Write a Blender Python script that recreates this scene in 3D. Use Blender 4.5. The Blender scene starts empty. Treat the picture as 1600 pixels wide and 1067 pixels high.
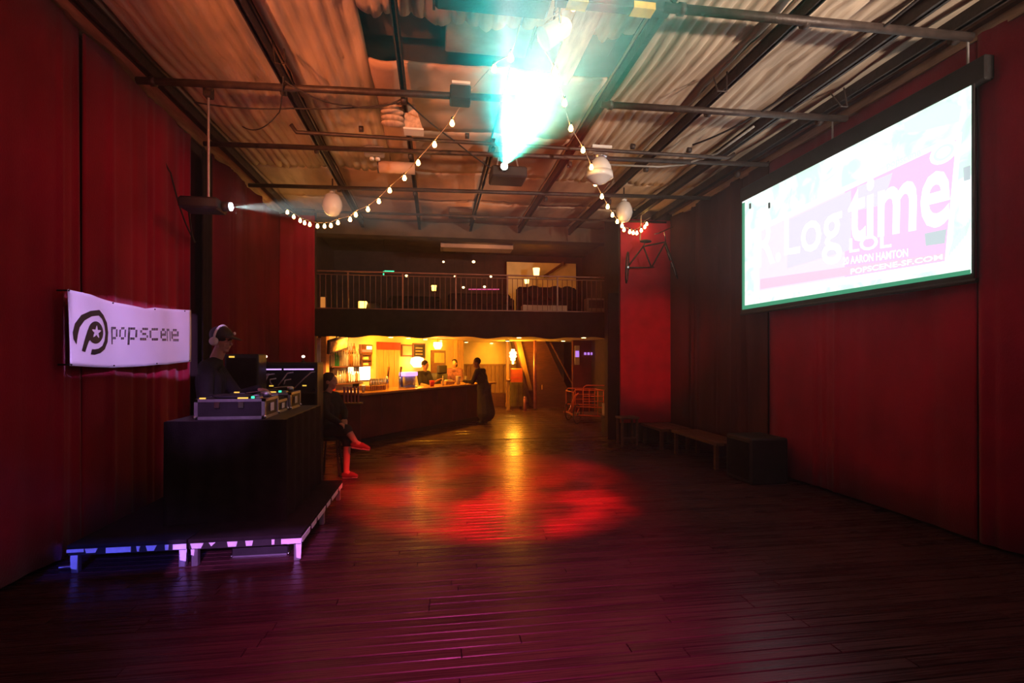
import bpy, bmesh, math, random
from mathutils import Vector, Matrix
random.seed(7)
R = math.radians
scn = bpy.context.scene
col = scn.collection
# ------------------------------------------------------------------ camera
F, VX, HY, CZ = 800.0, 680.0, 560.0, 1.7          # focal length in pixels of a 1600x1067 frame, room vanishing point, eye height
YAW = math.atan((800 - VX) / F)
cs, sn = math.cos(YAW), math.sin(YAW)
cam = bpy.data.cameras.new('camera'); camo = bpy.data.objects.new('camera', cam); col.objects.link(camo)
cam.sensor_width = 36; cam.lens = 36 * F / 1600; cam.shift_y = (HY - 533.5) / 1600; cam.clip_start = .05
camo.location = (0, 0, CZ); camo.rotation_euler = (R(90), 0, -YAW)
scn.camera = camo
# ------------------------------------------------------------------ world, exposure
w = bpy.data.worlds.new('world'); scn.world = w; w.use_nodes = True
w.node_tree.nodes['Background'].inputs[0].default_value = (.52, .35, .36, 1)
w.node_tree.nodes['Background'].inputs[1].default_value = .42
vs = scn.view_settings
vs.view_transform = 'Standard'; vs.look = 'None'; vs.gamma = 1; vs.use_curve_mapping = False; vs.exposure = 0.0
scn.cycles.sample_clamp_indirect = 4.0
scn.cycles.max_bounces = 5; scn.cycles.diffuse_bounces = 2; scn.cycles.glossy_bounces = 2; scn.cycles.transmission_bounces = 4; scn.cycles.adaptive_threshold = .04
scn.cycles.caustics_reflective = False; scn.cycles.caustics_refractive = False

def light(name, kind, loc, energy, color, target=None, radius=.1, spot=60, blend=.3, size=None, gobo=None):
    l = bpy.data.lights.new(name, kind); l.energy = energy; l.color = color
    if kind == 'AREA':
        l.size = size[0]; l.shape = 'RECTANGLE'; l.size_y = size[1]
    else:
        l.shadow_soft_size = radius
    if kind == 'SPOT':
        l.spot_size = R(spot); l.spot_blend = blend
    o = bpy.data.objects.new(name, l); col.objects.link(o); o.location = loc
    if target is not None:
        o.rotation_euler = (Vector(target) - Vector(loc)).to_track_quat('-Z', 'Y').to_euler()
    if gobo: gobo(l)
    return o

def gobo_projector(l):
    """The projector throws a picture: a rectangle of streaky teal, white and green."""
    l.use_nodes = True; nt = l.node_tree; N = nt.nodes; L = nt.links
    em = N['Emission']
    tc = N.new('ShaderNodeTexCoord'); sp = N.new('ShaderNodeSeparateXYZ'); L.new(tc.outputs['Normal'], sp.inputs[0])
    def m(op, a, b=None, clamp=False):
        n = N.new('ShaderNodeMath'); n.operation = op; n.use_clamp = clamp
        for i, v in enumerate((a, b)):
            if v is None: continue
            if isinstance(v, (int, float)): n.inputs[i].default_value = v
            else: L.new(v, n.inputs[i])
        return n.outputs[0]
    z = m('ABSOLUTE', sp.outputs[2]); u = m('DIVIDE', sp.outputs[0], z); v = m('DIVIDE', sp.outputs[1], z)
    ru = N.new('ShaderNodeValToRGB'); L.new(m('ADD', m('MULTIPLY', u, -1.55), .5), ru.inputs[0])
    e = ru.color_ramp.elements
    e[0].position = 0; e[0].color = (.0, .03, .025, 1); e[1].position = 1; e[1].color = (.0, .03, .02, 1)
    for p, c in PROJ_RAMP:
        k = e.new(p); k.color = c
    mk = m('MULTIPLY', m('LESS_THAN', m('ABSOLUTE', u), .32), m('LESS_THAN', m('ABSOLUTE', v), .10))
    mx = N.new('ShaderNodeMix'); mx.data_type = 'RGBA'
    L.new(mk, mx.inputs[0]); mx.inputs[6].default_value = (0, 0, 0, 1); L.new(ru.outputs[0], mx.inputs[7])
    L.new(mx.outputs[2], em.inputs[0]); em.inputs[1].default_value = 1

def gobo_rect(l, hw=.244, hh=.115, tilt=0):
    l.use_nodes = True; nt = l.node_tree; N = nt.nodes; L = nt.links
    tc = N.new('ShaderNodeTexCoord'); sp = N.new('ShaderNodeSeparateXYZ'); L.new(tc.outputs['Normal'], sp.inputs[0])
    def m(op, a, b):
        n = N.new('ShaderNodeMath'); n.operation = op
        for i, v in enumerate((a, b)):
            if isinstance(v, (int, float)): n.inputs[i].default_value = v
            else: L.new(v, n.inputs[i])
        return n.outputs[0]
    z = m('ABSOLUTE', sp.outputs[2], 0); u = m('ABSOLUTE', m('DIVIDE', sp.outputs[0], z), 0); v = m('ABSOLUTE', m('SUBTRACT', m('DIVIDE', sp.outputs[1], z), m('MULTIPLY', m('DIVIDE', sp.outputs[0], z), tilt)), 0)
    L.new(m('MULTIPLY', m('LESS_THAN', u, hw), m('LESS_THAN', v, hh)), N['Emission'].inputs[1])

def gobo_mottle(l, scale=7.0, lo=.36, hi=.58):
    l.use_nodes = True; nt = l.node_tree; N = nt.nodes; L = nt.links
    tc = N.new('ShaderNodeTexCoord'); nz = N.new('ShaderNodeTexNoise'); nz.inputs['Scale'].default_value = scale; nz.inputs['Detail'].default_value = 1
    rp = N.new('ShaderNodeValToRGB'); rp.color_ramp.elements[0].position = lo; rp.color_ramp.elements[1].position = hi
    rp.color_ramp.elements[0].color = (.22, .22, .22, 1)
    L.new(tc.outputs['Normal'], nz.inputs[0]); L.new(nz.outputs[0], rp.inputs[0])
    L.new(rp.outputs[0], N['Emission'].inputs[0])

# ------------------------------------------------------------------ house lights, stage lights and added fills
WARM = (1, .37, .012)
PROJ_RAMP = [(.24, (.0, .02, .02, 1)), (.29, (.0, .13, .12, 1)), (.335, (.01, .38, .35, 1)), (.375, (.06, .62, .56, 1)), (.42, (.6, 1, .95, 1)), (.46, (.3, .85, .8, 1)), (.5, (.45, .95, .8, 1)), (.56, (.9, 1, .95, 1)), (.62, (.3, .75, .55, 1)),
             (.70, (.6, .95, .8, 1)), (.77, (.04, .45, .28, 1)), (.88, (.01, .20, .12, 1)), (.97, (0, .02, .01, 1))]
light('projector_beam', 'SPOT', (.90, 6.62, 4.23), 37000, (1, 1, 1), (.38, 0, 3.45), .015, 46, .05, gobo=gobo_projector)
light('side_projector_beam', 'SPOT', (-2.11, 5.78, 3.30), 6500, (.85, 1, .95), (4.7, 5.62, 3.3), .015, 34, .05, gobo=gobo_rect)
light('red_floor_spot', 'SPOT', (1.2, 3.3, 4.4), 10500, (1, .008, .012), (.75, 6.6, 0), .03, 43, .6, gobo=gobo_mottle)
light('red_fill_left', 'SPOT', (1.9, .6, 3.6), 330, (1, .03, .09), (-3.1, 6.9, 3.1), .15, 26, 1)  # extra red spot added to brighten the left curtains
light('red_fill_right', 'SPOT', (-1.6, .6, 4.0), 150, (1, .03, .07), (4.9, 5.9, 2.6), .15, 34, 1)  # small added red spot, lifts the right curtains beyond the screen's own light
light('red_wash_back', 'SPOT', (1.6, .6, 3.6), 1400, (1, .02, .04), (4.4, 10, 1.9), .1, 15, .7)
light('red_wash_back_left', 'SPOT', (.8, .6, 3.6), 700, (1, .03, .04), (-2.75, 10.9, 2.9), .1, 11, .9)
light('purple_stage_light', 'SPOT', (-.9, .2, 1.9), 1500, (.62, .24, 1), (-1.52, 4.5, .13), .03, 40, .1, gobo=lambda l: gobo_rect(l, .125, .03))
light('violet_stage_light', 'SPOT', (.9, .2, 4.0), 2500, (.62, .36, 1), (-2.95, 5.72, 1.98), .03, 30, .1, gobo=lambda l: gobo_rect(l, .097, .050, .41))
light('violet_booth_light', 'SPOT', (-.6, .2, 3.6), 800, (.62, .28, 1), (-2.0, 5.1, 1.3), .08, 12, .9)
light('blue_stage_light', 'SPOT', (-2.0, .3, 1.9), 900, (.06, .08, 1), (-2.50, 4.5, .13), .03, 40, .1, gobo=lambda l: gobo_rect(l, .115, .03))
light('magenta_stage_light', 'SPOT', (.3, .0, 4.2), 1200, (1, .08, .48), (.4, 3.3, 0), .2, 50, 1)
light('amber_ceiling_fill', 'SPOT', (-2.6, -.5, 2.6), 2800, (1, .28, .09), (.0, 8.8, 4.9), .15, 34, 1)  # unseen amber spot put in to warm the ceiling
light('far_ceiling_fill', 'SPOT', (.8, 10.7, 3.4), 70, (1, .34, .10), (.6, 9.3, 4.8), .1, 100, 1)  # added lamp without a fixture, lifts the dark far ceiling
light('red_ceiling_fill', 'SPOT', (-2.6, -.5, 1.8), 380, (1, .20, .12), (-1.5, 4.8, 4.9), .15, 44, 1)  # unseen red spot added to tint the left ceiling
light('white_ceiling_fill', 'SPOT', (4.6, -1.0, 2.4), 2700, (1, .80, .62), (2.7, 5.4, 4.9), .12, 50, 1)  # invented white spot out of view, rakes and brightens the right ceiling
# ------------------------------------------------------------------ helpers
def ray(px, py):
    a = (px - 800) / F
    return Vector((sn + a * cs, cs - a * sn, (HY - py) / F))
def at(px, py, X=None, Y=None, Z=None):
    """Room point seen at a photo pixel, on the plane X=, Y= or Z=."""
    d = ray(px, py)
    t = X / d.x if X is not None else Y / d.y if Y is not None else (Z - CZ) / d.z
    return Vector((d.x * t, d.y * t, CZ + d.z * t))

class MB:
    def __init__(s): s.v = []; s.f = []
    def add(s, vs, fs):
        n = len(s.v); s.v += [tuple(p) for p in vs]; s.f += [tuple(i + n for i in f) for f in fs]; return s
    def box(s, x0, x1, y0, y1, z0, z1):
        return s.add([(x, y, z) for z in (z0, z1) for y in (y0, y1) for x in (x0, x1)],
                     [(0, 2, 3, 1), (4, 5, 7, 6), (0, 1, 5, 4), (2, 6, 7, 3), (0, 4, 6, 2), (1, 3, 7, 5)])
    def bbox(s, x0, x1, y0, y1, z0, z1, b=.01):
        """box with chamfered edges"""
        b = min(b, (x1 - x0) * .45, (y1 - y0) * .45, (z1 - z0) * .45)
        bm = bmesh.new(); bmesh.ops.create_cube(bm, size=1)
        for v in bm.verts: v.co = ((x0 + x1) / 2 + v.co.x * (x1 - x0), (y0 + y1) / 2 + v.co.y * (y1 - y0), (z0 + z1) / 2 + v.co.z * (z1 - z0))
        bmesh.ops.bevel(bm, geom=bm.edges[:], offset=b, segments=1, affect='EDGES')
        return s.frombm(bm)
    def frombm(s, bm):
        bm.verts.index_update()
        s.add([v.co[:] for v in bm.verts], [[v.index for v in f.verts] for f in bm.faces]); bm.free(); return s
    def tube(s, pts, r, n=8, caps=True):
        pts = [Vector(p) for p in pts]; rs = r if isinstance(r, (list, tuple)) else [r] * len(pts)
        vs = []; fs = []; up = None
        for i, p in enumerate(pts):
            t = (pts[min(i + 1, len(pts) - 1)] - pts[max(i - 1, 0)])
            t = t.normalized() if t.length > 1e-9 else Vector((0, 0, 1))
            if up is None:
                up = Vector((0, 0, 1)) if abs(t.z) < .9 else Vector((1, 0, 0))
            a = t.cross(up).normalized(); up = a.cross(t).normalized()
            for k in range(n):
                q = 2 * math.pi * k / n; vs.append(p + (a * math.cos(q) + up * math.sin(q)) * rs[i])
        for i in range(len(pts) - 1):
            for k in range(n):
                fs.append((i * n + k, i * n + (k + 1) % n, (i + 1) * n + (k + 1) % n, (i + 1) * n + k))
        if caps:
            fs.append(tuple(range(n))[::-1]); m = (len(pts) - 1) * n; fs.append(tuple(range(m, m + n)))
        return s.add(vs, fs)
    def lathe(s, prof, n=16, c=(0, 0, 0)):
        """profile of (radius, z), closed at both ends"""
        vs = []; fs = []
        for r, z in prof:
            for k in range(n):
                q = 2 * math.pi * k / n; vs.append((c[0] + r * math.cos(q), c[1] + r * math.sin(q), c[2] + z))
        for i in range(len(prof) - 1):
            for k in range(n):
                fs.append((i * n + k, i * n + (k + 1) % n, (i + 1) * n + (k + 1) % n, (i + 1) * n + k))
        fs.append(tuple(range(n))[::-1]); m = (len(prof) - 1) * n; fs.append(tuple(range(m, m + n)))
        return s.add(vs, fs)
    def prism(s, poly, h, axis='z', base=0.0):
        """polygon extruded along an axis: 'z' polygon in xy, 'y' in xz, 'x' in yz"""
        n = len(poly)
        def mk(a, b, t): return {'z': (a, b, t), 'y': (a, t, b), 'x': (t, a, b)}[axis]
        vs = [mk(a, b, base) for a, b in poly] + [mk(a, b, base + h) for a, b in poly]
        fs = [tuple(range(n))[::-1], tuple(range(n, 2 * n))] + [(i, (i + 1) % n, n + (i + 1) % n, n + i) for i in range(n)]
        return s.add(vs, fs)
    def ell(s, c, r, rot=None, u=16, v=10):
        r = (r, r, r) if isinstance(r, (int, float)) else r
        vs = []; fs = []; c = Vector(c)
        for i in range(v + 1):
            ph = math.pi * i / v
            for k in range(u):
                q = 2 * math.pi * k / u
                p = Vector((r[0] * math.sin(ph) * math.cos(q), r[1] * math.sin(ph) * math.sin(q), r[2] * math.cos(ph)))
                if rot is not None: p = rot @ p
                vs.append(c + p)
        for i in range(v):
            for k in range(u):
                fs.append((i * u + k, (i + 1) * u + k, (i + 1) * u + (k + 1) % u, i * u + (k + 1) % u))
        return s.add(vs, fs)
    def cap(s, a, ra, b, rb, n=12):
        """tapered capsule"""
        a = Vector(a); b = Vector(b); d = (b - a); L = d.length; d = d / L if L > 1e-6 else Vector((0, 0, 1))
        pts = []; rs = []
        for k in range(5):
            q = R(86) * (1 - k / 4); pts.append(a - d * ra * math.sin(q)); rs.append(max(ra * math.cos(q), .0005))
        for k in range(5):
            q = R(86) * k / 4; pts.append(b + d * rb * math.sin(q)); rs.append(max(rb * math.cos(q), .0005))
        return s.tube(pts, rs, n)
    def xf(s, M):
        s.v = [tuple(M @ Vector(p)) for p in s.v]; return s
    def build(s, name, mat, parent=None, smooth=False):
        me = bpy.data.meshes.new(name); me.from_pydata(s.v, [], s.f); me.validate()
        bm = bmesh.new(); bm.from_mesh(me); bmesh.ops.recalc_face_normals(bm, faces=bm.faces[:]); bm.to_mesh(me); bm.free()
        if smooth:
            for p in me.polygons: p.use_smooth = True
        me.materials.append(mat)
        return put(name, me, parent)

def put(name, me, parent=None, loc=None, rz=None):
    o = bpy.data.objects.new(name, me); col.objects.link(o)
    if parent is not None: o.parent = parent
    if loc is not None: o.location = loc
    if rz is not None: o.rotation_euler = (0, 0, rz)
    return o
def tag(o, label=None, cat=None, group=None, kind=None):
    for k, v in (('label', label), ('category', cat), ('group', group), ('kind', kind)):
        if v: o[k] = v
    return o
def thing(name, label, cat, loc=(0, 0, 0), rz=0, group=None):
    return tag(put(name, None, None, loc, rz), label, cat, group)
def struct(o, label=None, cat=None):
    return tag(o, label, cat, kind='structure')
def copy_tree(o, parent=None, loc=None, rz=None):
    c = o.copy(); col.objects.link(c); c.parent = parent
    if loc is not None: c.location = loc
    if rz is not None: c.rotation_euler = (0, 0, rz)
    for ch in list(o.children): copy_tree(ch, c)
    return c

# ------------------------------------------------------------------ materials
def mat(name, rgb, rough=.7, metal=0., var=.25, scale=6., bump=0., bscale=40., spec=.4, stretch=(1, 1, 1), sheen=0., rvar=0.):
    m = bpy.data.materials.new(name); m.use_nodes = True; nt = m.node_tree; N = nt.nodes; L = nt.links
    b = N['Principled BSDF']; b.inputs['Roughness'].default_value = rough; b.inputs['Metallic'].default_value = metal
    b.inputs['Specular IOR Level'].default_value = spec
    tc = N.new('ShaderNodeTexCoord'); mp = N.new('ShaderNodeMapping'); mp.inputs['Scale'].default_value = stretch
    L.new(tc.outputs['Object'], mp.inputs[0])
    nz = N.new('ShaderNodeTexNoise'); nz.inputs['Scale'].default_value = scale; nz.inputs['Detail'].default_value = 4
    L.new(mp.outputs[0], nz.inputs[0])
    rp = N.new('ShaderNodeValToRGB'); e = rp.color_ramp.elements
    e[0].position = .3; e[1].position = .7
    e[0].color = [c * (1 - var) for c in rgb] + [1]; e[1].color = [min(1, c * (1 + var)) for c in rgb] + [1]
    L.new(nz.outputs[0], rp.inputs[0]); L.new(rp.outputs[0], b.inputs['Base Color'])
    if rvar:
        mr = N.new('ShaderNodeMapRange'); mr.inputs[3].default_value = max(.03, rough - rvar); mr.inputs[4].default_value = rough + rvar
        mr.inputs[1].default_value = .3; mr.inputs[2].default_value = .7
        L.new(nz.outputs[0], mr.inputs[0]); L.new(mr.outputs[0], b.inputs['Roughness'])
    if sheen: b.inputs['Sheen Weight'].default_value = sheen
    if bump:
        n2 = N.new('ShaderNodeTexNoise'); n2.inputs['Scale'].default_value = bscale; n2.inputs['Detail'].default_value = 3
        L.new(mp.outputs[0], n2.inputs[0])
        bp = N.new('ShaderNodeBump'); bp.inputs['Strength'].default_value = bump; bp.inputs['Distance'].default_value = .02
        L.new(n2.outputs[0], bp.inputs['Height']); L.new(bp.outputs[0], b.inputs['Normal'])
    return m
def glow(name, rgb, s, sample=True):
    m = bpy.data.materials.new(name); m.use_nodes = True; N = m.node_tree.nodes
    b = N['Principled BSDF']; b.inputs['Base Color'].default_value = (*[min(1, c * .8) for c in rgb], 1); b.inputs['Emission Color'].default_value = (*rgb, 1)
    b.inputs['Emission Strength'].default_value = s
    if not sample: m.cycles.emission_sampling = 'NONE'
    return m
def glassy(name, rgb, rough=.08):
    m = mat(name, rgb, rough, var=.1); b = m.node_tree.nodes['Principled BSDF']
    b.inputs['Transmission Weight'].default_value = .55; b.inputs['Coat Weight'].default_value = .3
    return m

M = {}
M['black'] = mat('black_paint', (.022, .017, .017), .55, var=.3, bump=.1)
M['blackcloth'] = mat('black_cloth', (.018, .013, .013), .95, var=.3, scale=9, bump=.3, bscale=120, spec=.1)
M['red'] = mat('red_velvet', (.33, .007, .032), .95, var=.28, scale=1.6, bump=.25, bscale=90, spec=.1, stretch=(1, 1, .5), sheen=.15)
M['maroon'] = mat('maroon_velvet', (.15, .011, .024), .95, var=.3, scale=1.6, bump=.25, bscale=90, spec=.1, stretch=(1, 1, .5))
M['brown'] = mat('brown_velvet', (.095, .032, .024), .95, var=.3, scale=2, bump=.25, bscale=90, spec=.1, stretch=(1, 1, .3))
M['redboard'] = mat('red_painted_board', (.40, .010, .032), .75, var=.2, scale=3, bump=.08)
M['pad'] = mat('stained_insulation_foil', (.52, .40, .30), .62, var=.3, scale=2.2, bump=.35, bscale=14, stretch=(1.5, .4, 1))
M['ply'] = mat('stained_ceiling_board', (.46, .29, .20), .75, var=.3, scale=1.3, bump=.15, bscale=20)
M['void'] = mat('dark_roof_board', (.10, .065, .04), .8, var=.3, scale=3)
M['steel'] = mat('dark_rusty_steel', (.045, .03, .026), .5, .3, var=.4, scale=12, bump=.2)
M['pale'] = mat('pale_bare_timber', (.48, .34, .24), .75, var=.3, scale=5, stretch=(4, .6, 4), bump=.2)
M['greysheet'] = mat('grey_sheet_metal', (.32, .30, .28), .5, .2, var=.15)
M['plank'] = mat('worn_dark_plank', (.052, .018, .020), .27, var=.45, scale=3.5, bump=.06, bscale=5, spec=.12, stretch=(1, 2.5, .01), rvar=.08)
M['plankb'] = mat('worn_brown_plank', (.066, .023, .024), .30, var=.45, scale=3.5, bump=.06, bscale=5, spec=.12, stretch=(1, 2.5, .01), rvar=.08)
M['subfloor'] = mat('dark_subfloor', (.015, .01, .01), .9)
M['boards'] = mat('varnished_bar_floor', (.085, .038, .024), .26, var=.3, scale=4, bump=.05, bscale=6, stretch=(3, 2.5, .01), rvar=.06)
M['wall'] = mat('dark_plaster', (.06, .03, .028), .85, var=.2)
M['ywall'] = mat('cream_plaster', (.80, .64, .36), .85, var=.1, scale=3)
M['wains'] = mat('brown_wainscot', (.30, .17, .07), .6, var=.2, scale=5, stretch=(6, 6, .6))
M['wood'] = mat('golden_pine', (.55, .30, .11), .5, var=.2, scale=4, stretch=(8, 8, .7))
M['darkwood'] = mat('dark_stained_wood', (.12, .045, .025), .45, var=.3, scale=5, stretch=(1, 1, 6))
M['barfront'] = mat('oxblood_bar_panel', (.14, .022, .022), .55, var=.3, scale=2.5, bump=.1)
M['bartop'] = mat('varnished_bar_top', (.50, .24, .08), .22, var=.25, scale=4, stretch=(.5, 4, 4))
M['white'] = mat('white_plastic', (.72, .68, .66), .45, var=.06)
M['opal'] = mat('opal_glass', (.80, .72, .68), .18, var=.05, spec=.6)
M['vinyl'] = mat('white_vinyl', (.78, .74, .76), .6, var=.05, scale=3, spec=.15)
M['ink'] = mat('black_ink', (.012, .01, .012), .6, var=.1)
M['chrome'] = mat('bright_metal', (.72, .70, .72), .22, 1., var=.08)
M['alu'] = mat('brushed_aluminium', (.55, .53, .56), .38, .9, var=.12, scale=20)
M['tape'] = mat('white_cloth_tape', (.78, .76, .76), .7, var=.08, scale=20)
M['orange'] = mat('orange_enamel', (.62, .13, .02), .4, var=.15)
M['rubber'] = mat('black_rubber', (.03, .025, .025), .8)
M['skin'] = mat('skin', (.45, .23, .16), .55, var=.08, scale=9, spec=.25)
M['skind'] = mat('deep_skin', (.20, .085, .05), .5, var=.08, scale=9)
M['hair'] = mat('dark_hair', (.02, .012, .01), .6, var=.3, scale=30, bump=.4, bscale=80)
M['shirt'] = mat('black_cotton', (.016, .012, .012), .9, var=.25, scale=14, bump=.15)
M['denim'] = mat('dark_trousers', (.032, .024, .028), .9, var=.25, scale=14)
M['shoe'] = mat('rose_canvas', (.22, .06, .06), .8, spec=.1)
M['sole'] = mat('white_rubber_sole', (.7, .6, .55), .6)
M['cup'] = mat('red_plastic', (.75, .05, .02), .35)
M['card'] = mat('white_cardboard', (.7, .62, .6), .7)
M['clear'] = glassy('clear_glass', (.85, .8, .72))
M['amber'] = glassy('amber_glass', (.55, .22, .04)); M['green'] = glassy('green_glass', (.06, .55, .16)); M['cream'] = glassy('pale_spirit_glass', (.9, .75, .5))
M['redg'] = glassy('red_glass', (.7, .05, .02))
M['pink'] = mat('pink_lacquer_tube', (.62, .25, .28), .35, .3)
M['bulb'] = glow('bulb_glow', (1, .50, .12), 36)
M['down'] = glow('downlight_glow', (1, .62, .22), 10)
M['lens'] = glow('projector_lens_glow', (.65, .8, 1), 60, False)
M['lens2'] = glow('projector_lens_teal', (.8, 1, .95), 40, False)
M['shade'] = glow('lampshade_glow', (1, .55, .16), 5)
M['chand'] = glow('chandelier_glow', (1, .62, .18), 9)
M['candle'] = glow('candle_glow', (1, .45, .07), 8)
M['green_led'] = glow('green_led', (.05, 1, .45), 1.4, False); M['yellow_led'] = glow('yellow_led', (1, .62, .08), 1.0, False)
M['purple_glow'] = glow('purple_glow', (.55, .25, 1), .9, False); M['white_led'] = glow('white_led', (1, .75, .55), 3, False)
M['violet_led'] = glow('violet_strip', (.6, .35, 1), 1.6)
M['rednean'] = glow('red_neon', (1, .10, .04), 2.2); M['backlight'] = glow('shelf_backlight', (1, .66, .30), 6)
# ------------------------------------------------------------------ room shell
XL, XR, ZC, YE = -3.2, 5.0, 4.8, 11.0           # left wall, right wall, ceiling height, balcony front
floor = struct(MB().box(-4.6, 6.2, -3, 22, -.12, -.025).build('floor', M['subfloor']))
PL = MB()
b = .004                                           # one plank, unit length along x, chamfered top
PL.add([(-.5, -.5, 0), (.5, -.5, 0), (.5, .5, 0), (-.5, .5, 0), (-.5, -.5, .8), (.5, -.5, .8), (.5, .5, .8), (-.5, .5, .8),
        (-.499, -.45, 1), (.499, -.45, 1), (.499, .45, 1), (-.499, .45, 1)],
       [(0, 3, 2, 1), (0, 1, 5, 4), (1, 2, 6, 5), (2, 3, 7, 6), (3, 0, 4, 7), (4, 5, 9, 8), (5, 6, 10, 9), (6, 7, 11, 10), (7, 4, 8, 11), (8, 9, 10, 11)])
pm = []
for k in ('plank', 'plankb'):
    o = PL.build('floor_plank', M[k], floor); pm.append(o.data); bpy.data.objects.remove(o)
rest = MB(); rw = .094; count = 0; y = .2
rows = []
while y < 10.3: rows.append(y); y += rw
for i, y in enumerate(rows):
    x = XL - random.uniform(0, 2.2)
    while x < XR:
        L = random.choice((1.8, 2.2, 2.6, 3.2)); x0 = max(x, XL); x1 = min(x + L, XR); x += L
        if x1 - x0 < .2: continue
        vis = at(800, 1067, Z=0).y - .4 < y
        if vis and count < 290:
            p = put('floor_plank', random.choice(pm), floor, ((x0 + x1) / 2, y + rw / 2, -.025)); count += 1
            p.scale = (x1 - x0 - .004, rw - .005, .025 + random.uniform(-.0015, .0015)); p.rotation_euler = (random.gauss(0, .008), 0, 0)
        else:
            rest.box(x0, x1 - .004, y, y + rw - .005, -.025, random.uniform(-.0015, .0015))
if rest.v: tag(rest.build('floor_planks', M['plank'], floor), 'narrow dark planks further down the floor', kind='stuff')
tmp = PL.build('floor_board', M['boards'], floor); bd_ = tmp.data; bpy.data.objects.remove(tmp)
y = 10.3
while y < 21.5:                                      # wide shiny boards under the balcony
    p = put('floor_board', bd_, floor, (.8, y + .21, -.025)); p.scale = (9.6, .41, .025 + random.uniform(-.003, .003)); p.rotation_euler = (random.gauss(.004, .016), 0, 0); y += .42

struct(MB().box(XL - .15, XL, -.5, 22, -.1, 5.4).build('wall_left', M['wall']))
struct(MB().box(XR, XR + .15, -.5, 22, -.1, 5.4).build('wall_right', M['wall']))
struct(MB().box(-4.6, 6.2, 21.6, 21.8, -.1, 5.4).build('wall_back', M['wall']))

# ceiling: roof deck above, pleated insulation batts hung between the joists
ceil = struct(MB().box(XL - .15, XR + .15, -.5, 22, 5.15, 5.3).build('ceiling', M['void']))
JX = [-2.85, -1.56, -.34, .78, 1.88, 3.05, 4.02]    # joists along the room
PY = [1.2, 3.86, 5.4, 6.95, 8.5, 10.05, 11.6]       # pipes across it
colx = [XL] + JX + [XR]
def batt(x0, x1, y0, y1, m, amp, wavy0=0, wavy1=0, period=.118):
    nr = max(1, round((x1 - x0) / period)); nx = nr * 5; ny = max(3, int((y1 - y0) / .14))
    ph = random.uniform(0, 9); tuft = [(random.uniform(x0, x1), random.uniform(y0, y1)) for _ in range(int((x1 - x0) * (y1 - y0) * 3.5))]
    vs = []; fs = []
    for lay in (0, 1):
        for j in range(ny + 1):
            for i in range(nx + 1):
                x = x0 + (x1 - x0) * i / nx
                yy0 = y0 + wavy0 * (.5 + .5 * math.sin(x * 6.5 + ph)) * random.uniform(.8, 1); yy1 = y1 - wavy1 * abs(math.sin(x * 7 + ph))
                y = yy0 + (yy1 - yy0) * j / ny
                xs = x + .012 * math.sin(y * 3.1 + ph) * math.sin(math.pi * i / nx)
                bulge = abs(math.sin(math.pi * nr * i / nx)) ** .5
                a = amp * (.75 + .35 * math.sin(y * 2.3 + i // 5 * 1.7 + ph))
                z = ZC - .03 - a * bulge - .02 * math.sin(math.pi * i / nx) - .012 * math.sin(y * 4 + x * 3)
                for tx, ty in tuft:
                    d2 = (x - tx) ** 2 + ((y - ty) * .6) ** 2
                    if d2 < .02: z += .035 * math.exp(-d2 / .0022)
                vs.append((xs, y, z + lay * .03))
    n = (nx + 1) * (ny + 1)
    for j in range(ny):
        for i in range(nx):
            q = j * (nx + 1) + i; f = (q, q + 1, q + nx + 2, q + nx + 1); fs.append(f); fs.append(tuple(k + n for k in f[::-1]))
    for j in range(ny):
        for i in (0, nx):
            q = j * (nx + 1) + i; fs.append((q, q + nx + 1, q + nx + 1 + n, q + n))
    for i in range(nx):
        for j in (0, ny):
            q = j * (nx + 1) + i; fs.append((q, q + 1, q + 1 + n, q + n))
    return MB().add(vs, fs).build('insulation_batt', m, ceil, True)
for ci in range(len(colx) - 1):
    x0, x1 = colx[ci] + .012, colx[ci + 1] - .012
    if ci in (3, 4):                                 # the hole: batts torn off short, flat boards beyond it
        batt(x0, x1, 1.2, 4.74, M['pad'], .042, 0, .12)
        for y0, y1 in ((5.4, 6.95), (6.95, 8.5), (8.5, 10.05), (10.05, 11.6)): batt(x0, x1, y0, y1 - .01, M['ply'], .006, period=.3)
    elif ci == 2:
        batt(x0, -.68, 1.2, 8.5, M['pad'], .04); batt(-.68, x1, 1.2, 4.70, M['pad'], .042, 0, .10); batt(-.68, x1, 5.4, 8.5, M['ply'], .008, period=.3)
        for y0, y1 in ((8.5, 10.05), (10.05, 11.6)): batt(x0, x1, y0, y1 - .01, M['ply'], .006, period=.3)
    else:
        batt(x0, x1, 1.2, 8.5, M['pad'], .042)
        for y0, y1 in ((8.5, 10.05), (10.05, 11.6)): batt(x0, x1, y0, y1 - .01, M['ply'] if ci == 5 else M['pad'], .012, period=.2)
struct(MB().box(-.66, .05, 4.2, 5.36, 5.0, 5.03).build('trim_1', M['void']))
struct(MB().box(-.66, .05, 4.76, 4.80, 4.93, 5.0).build('trim_2', M['darkwood']))
o = MB().bbox(.10, .95, 4.25, 5.36, 4.88, 4.93, .012).build('sheet_panel', M['greysheet']); tag(o, 'grey sheet metal panel closing half of the ceiling hole', 'panel')
o = MB().bbox(1.0, 1.86, 4.25, 5.36, 4.98, 5.03, .012).build('roof_panel', M['void']); tag(o, 'dark roof board behind the green beam edge in the ceiling hole', 'panel')
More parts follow.
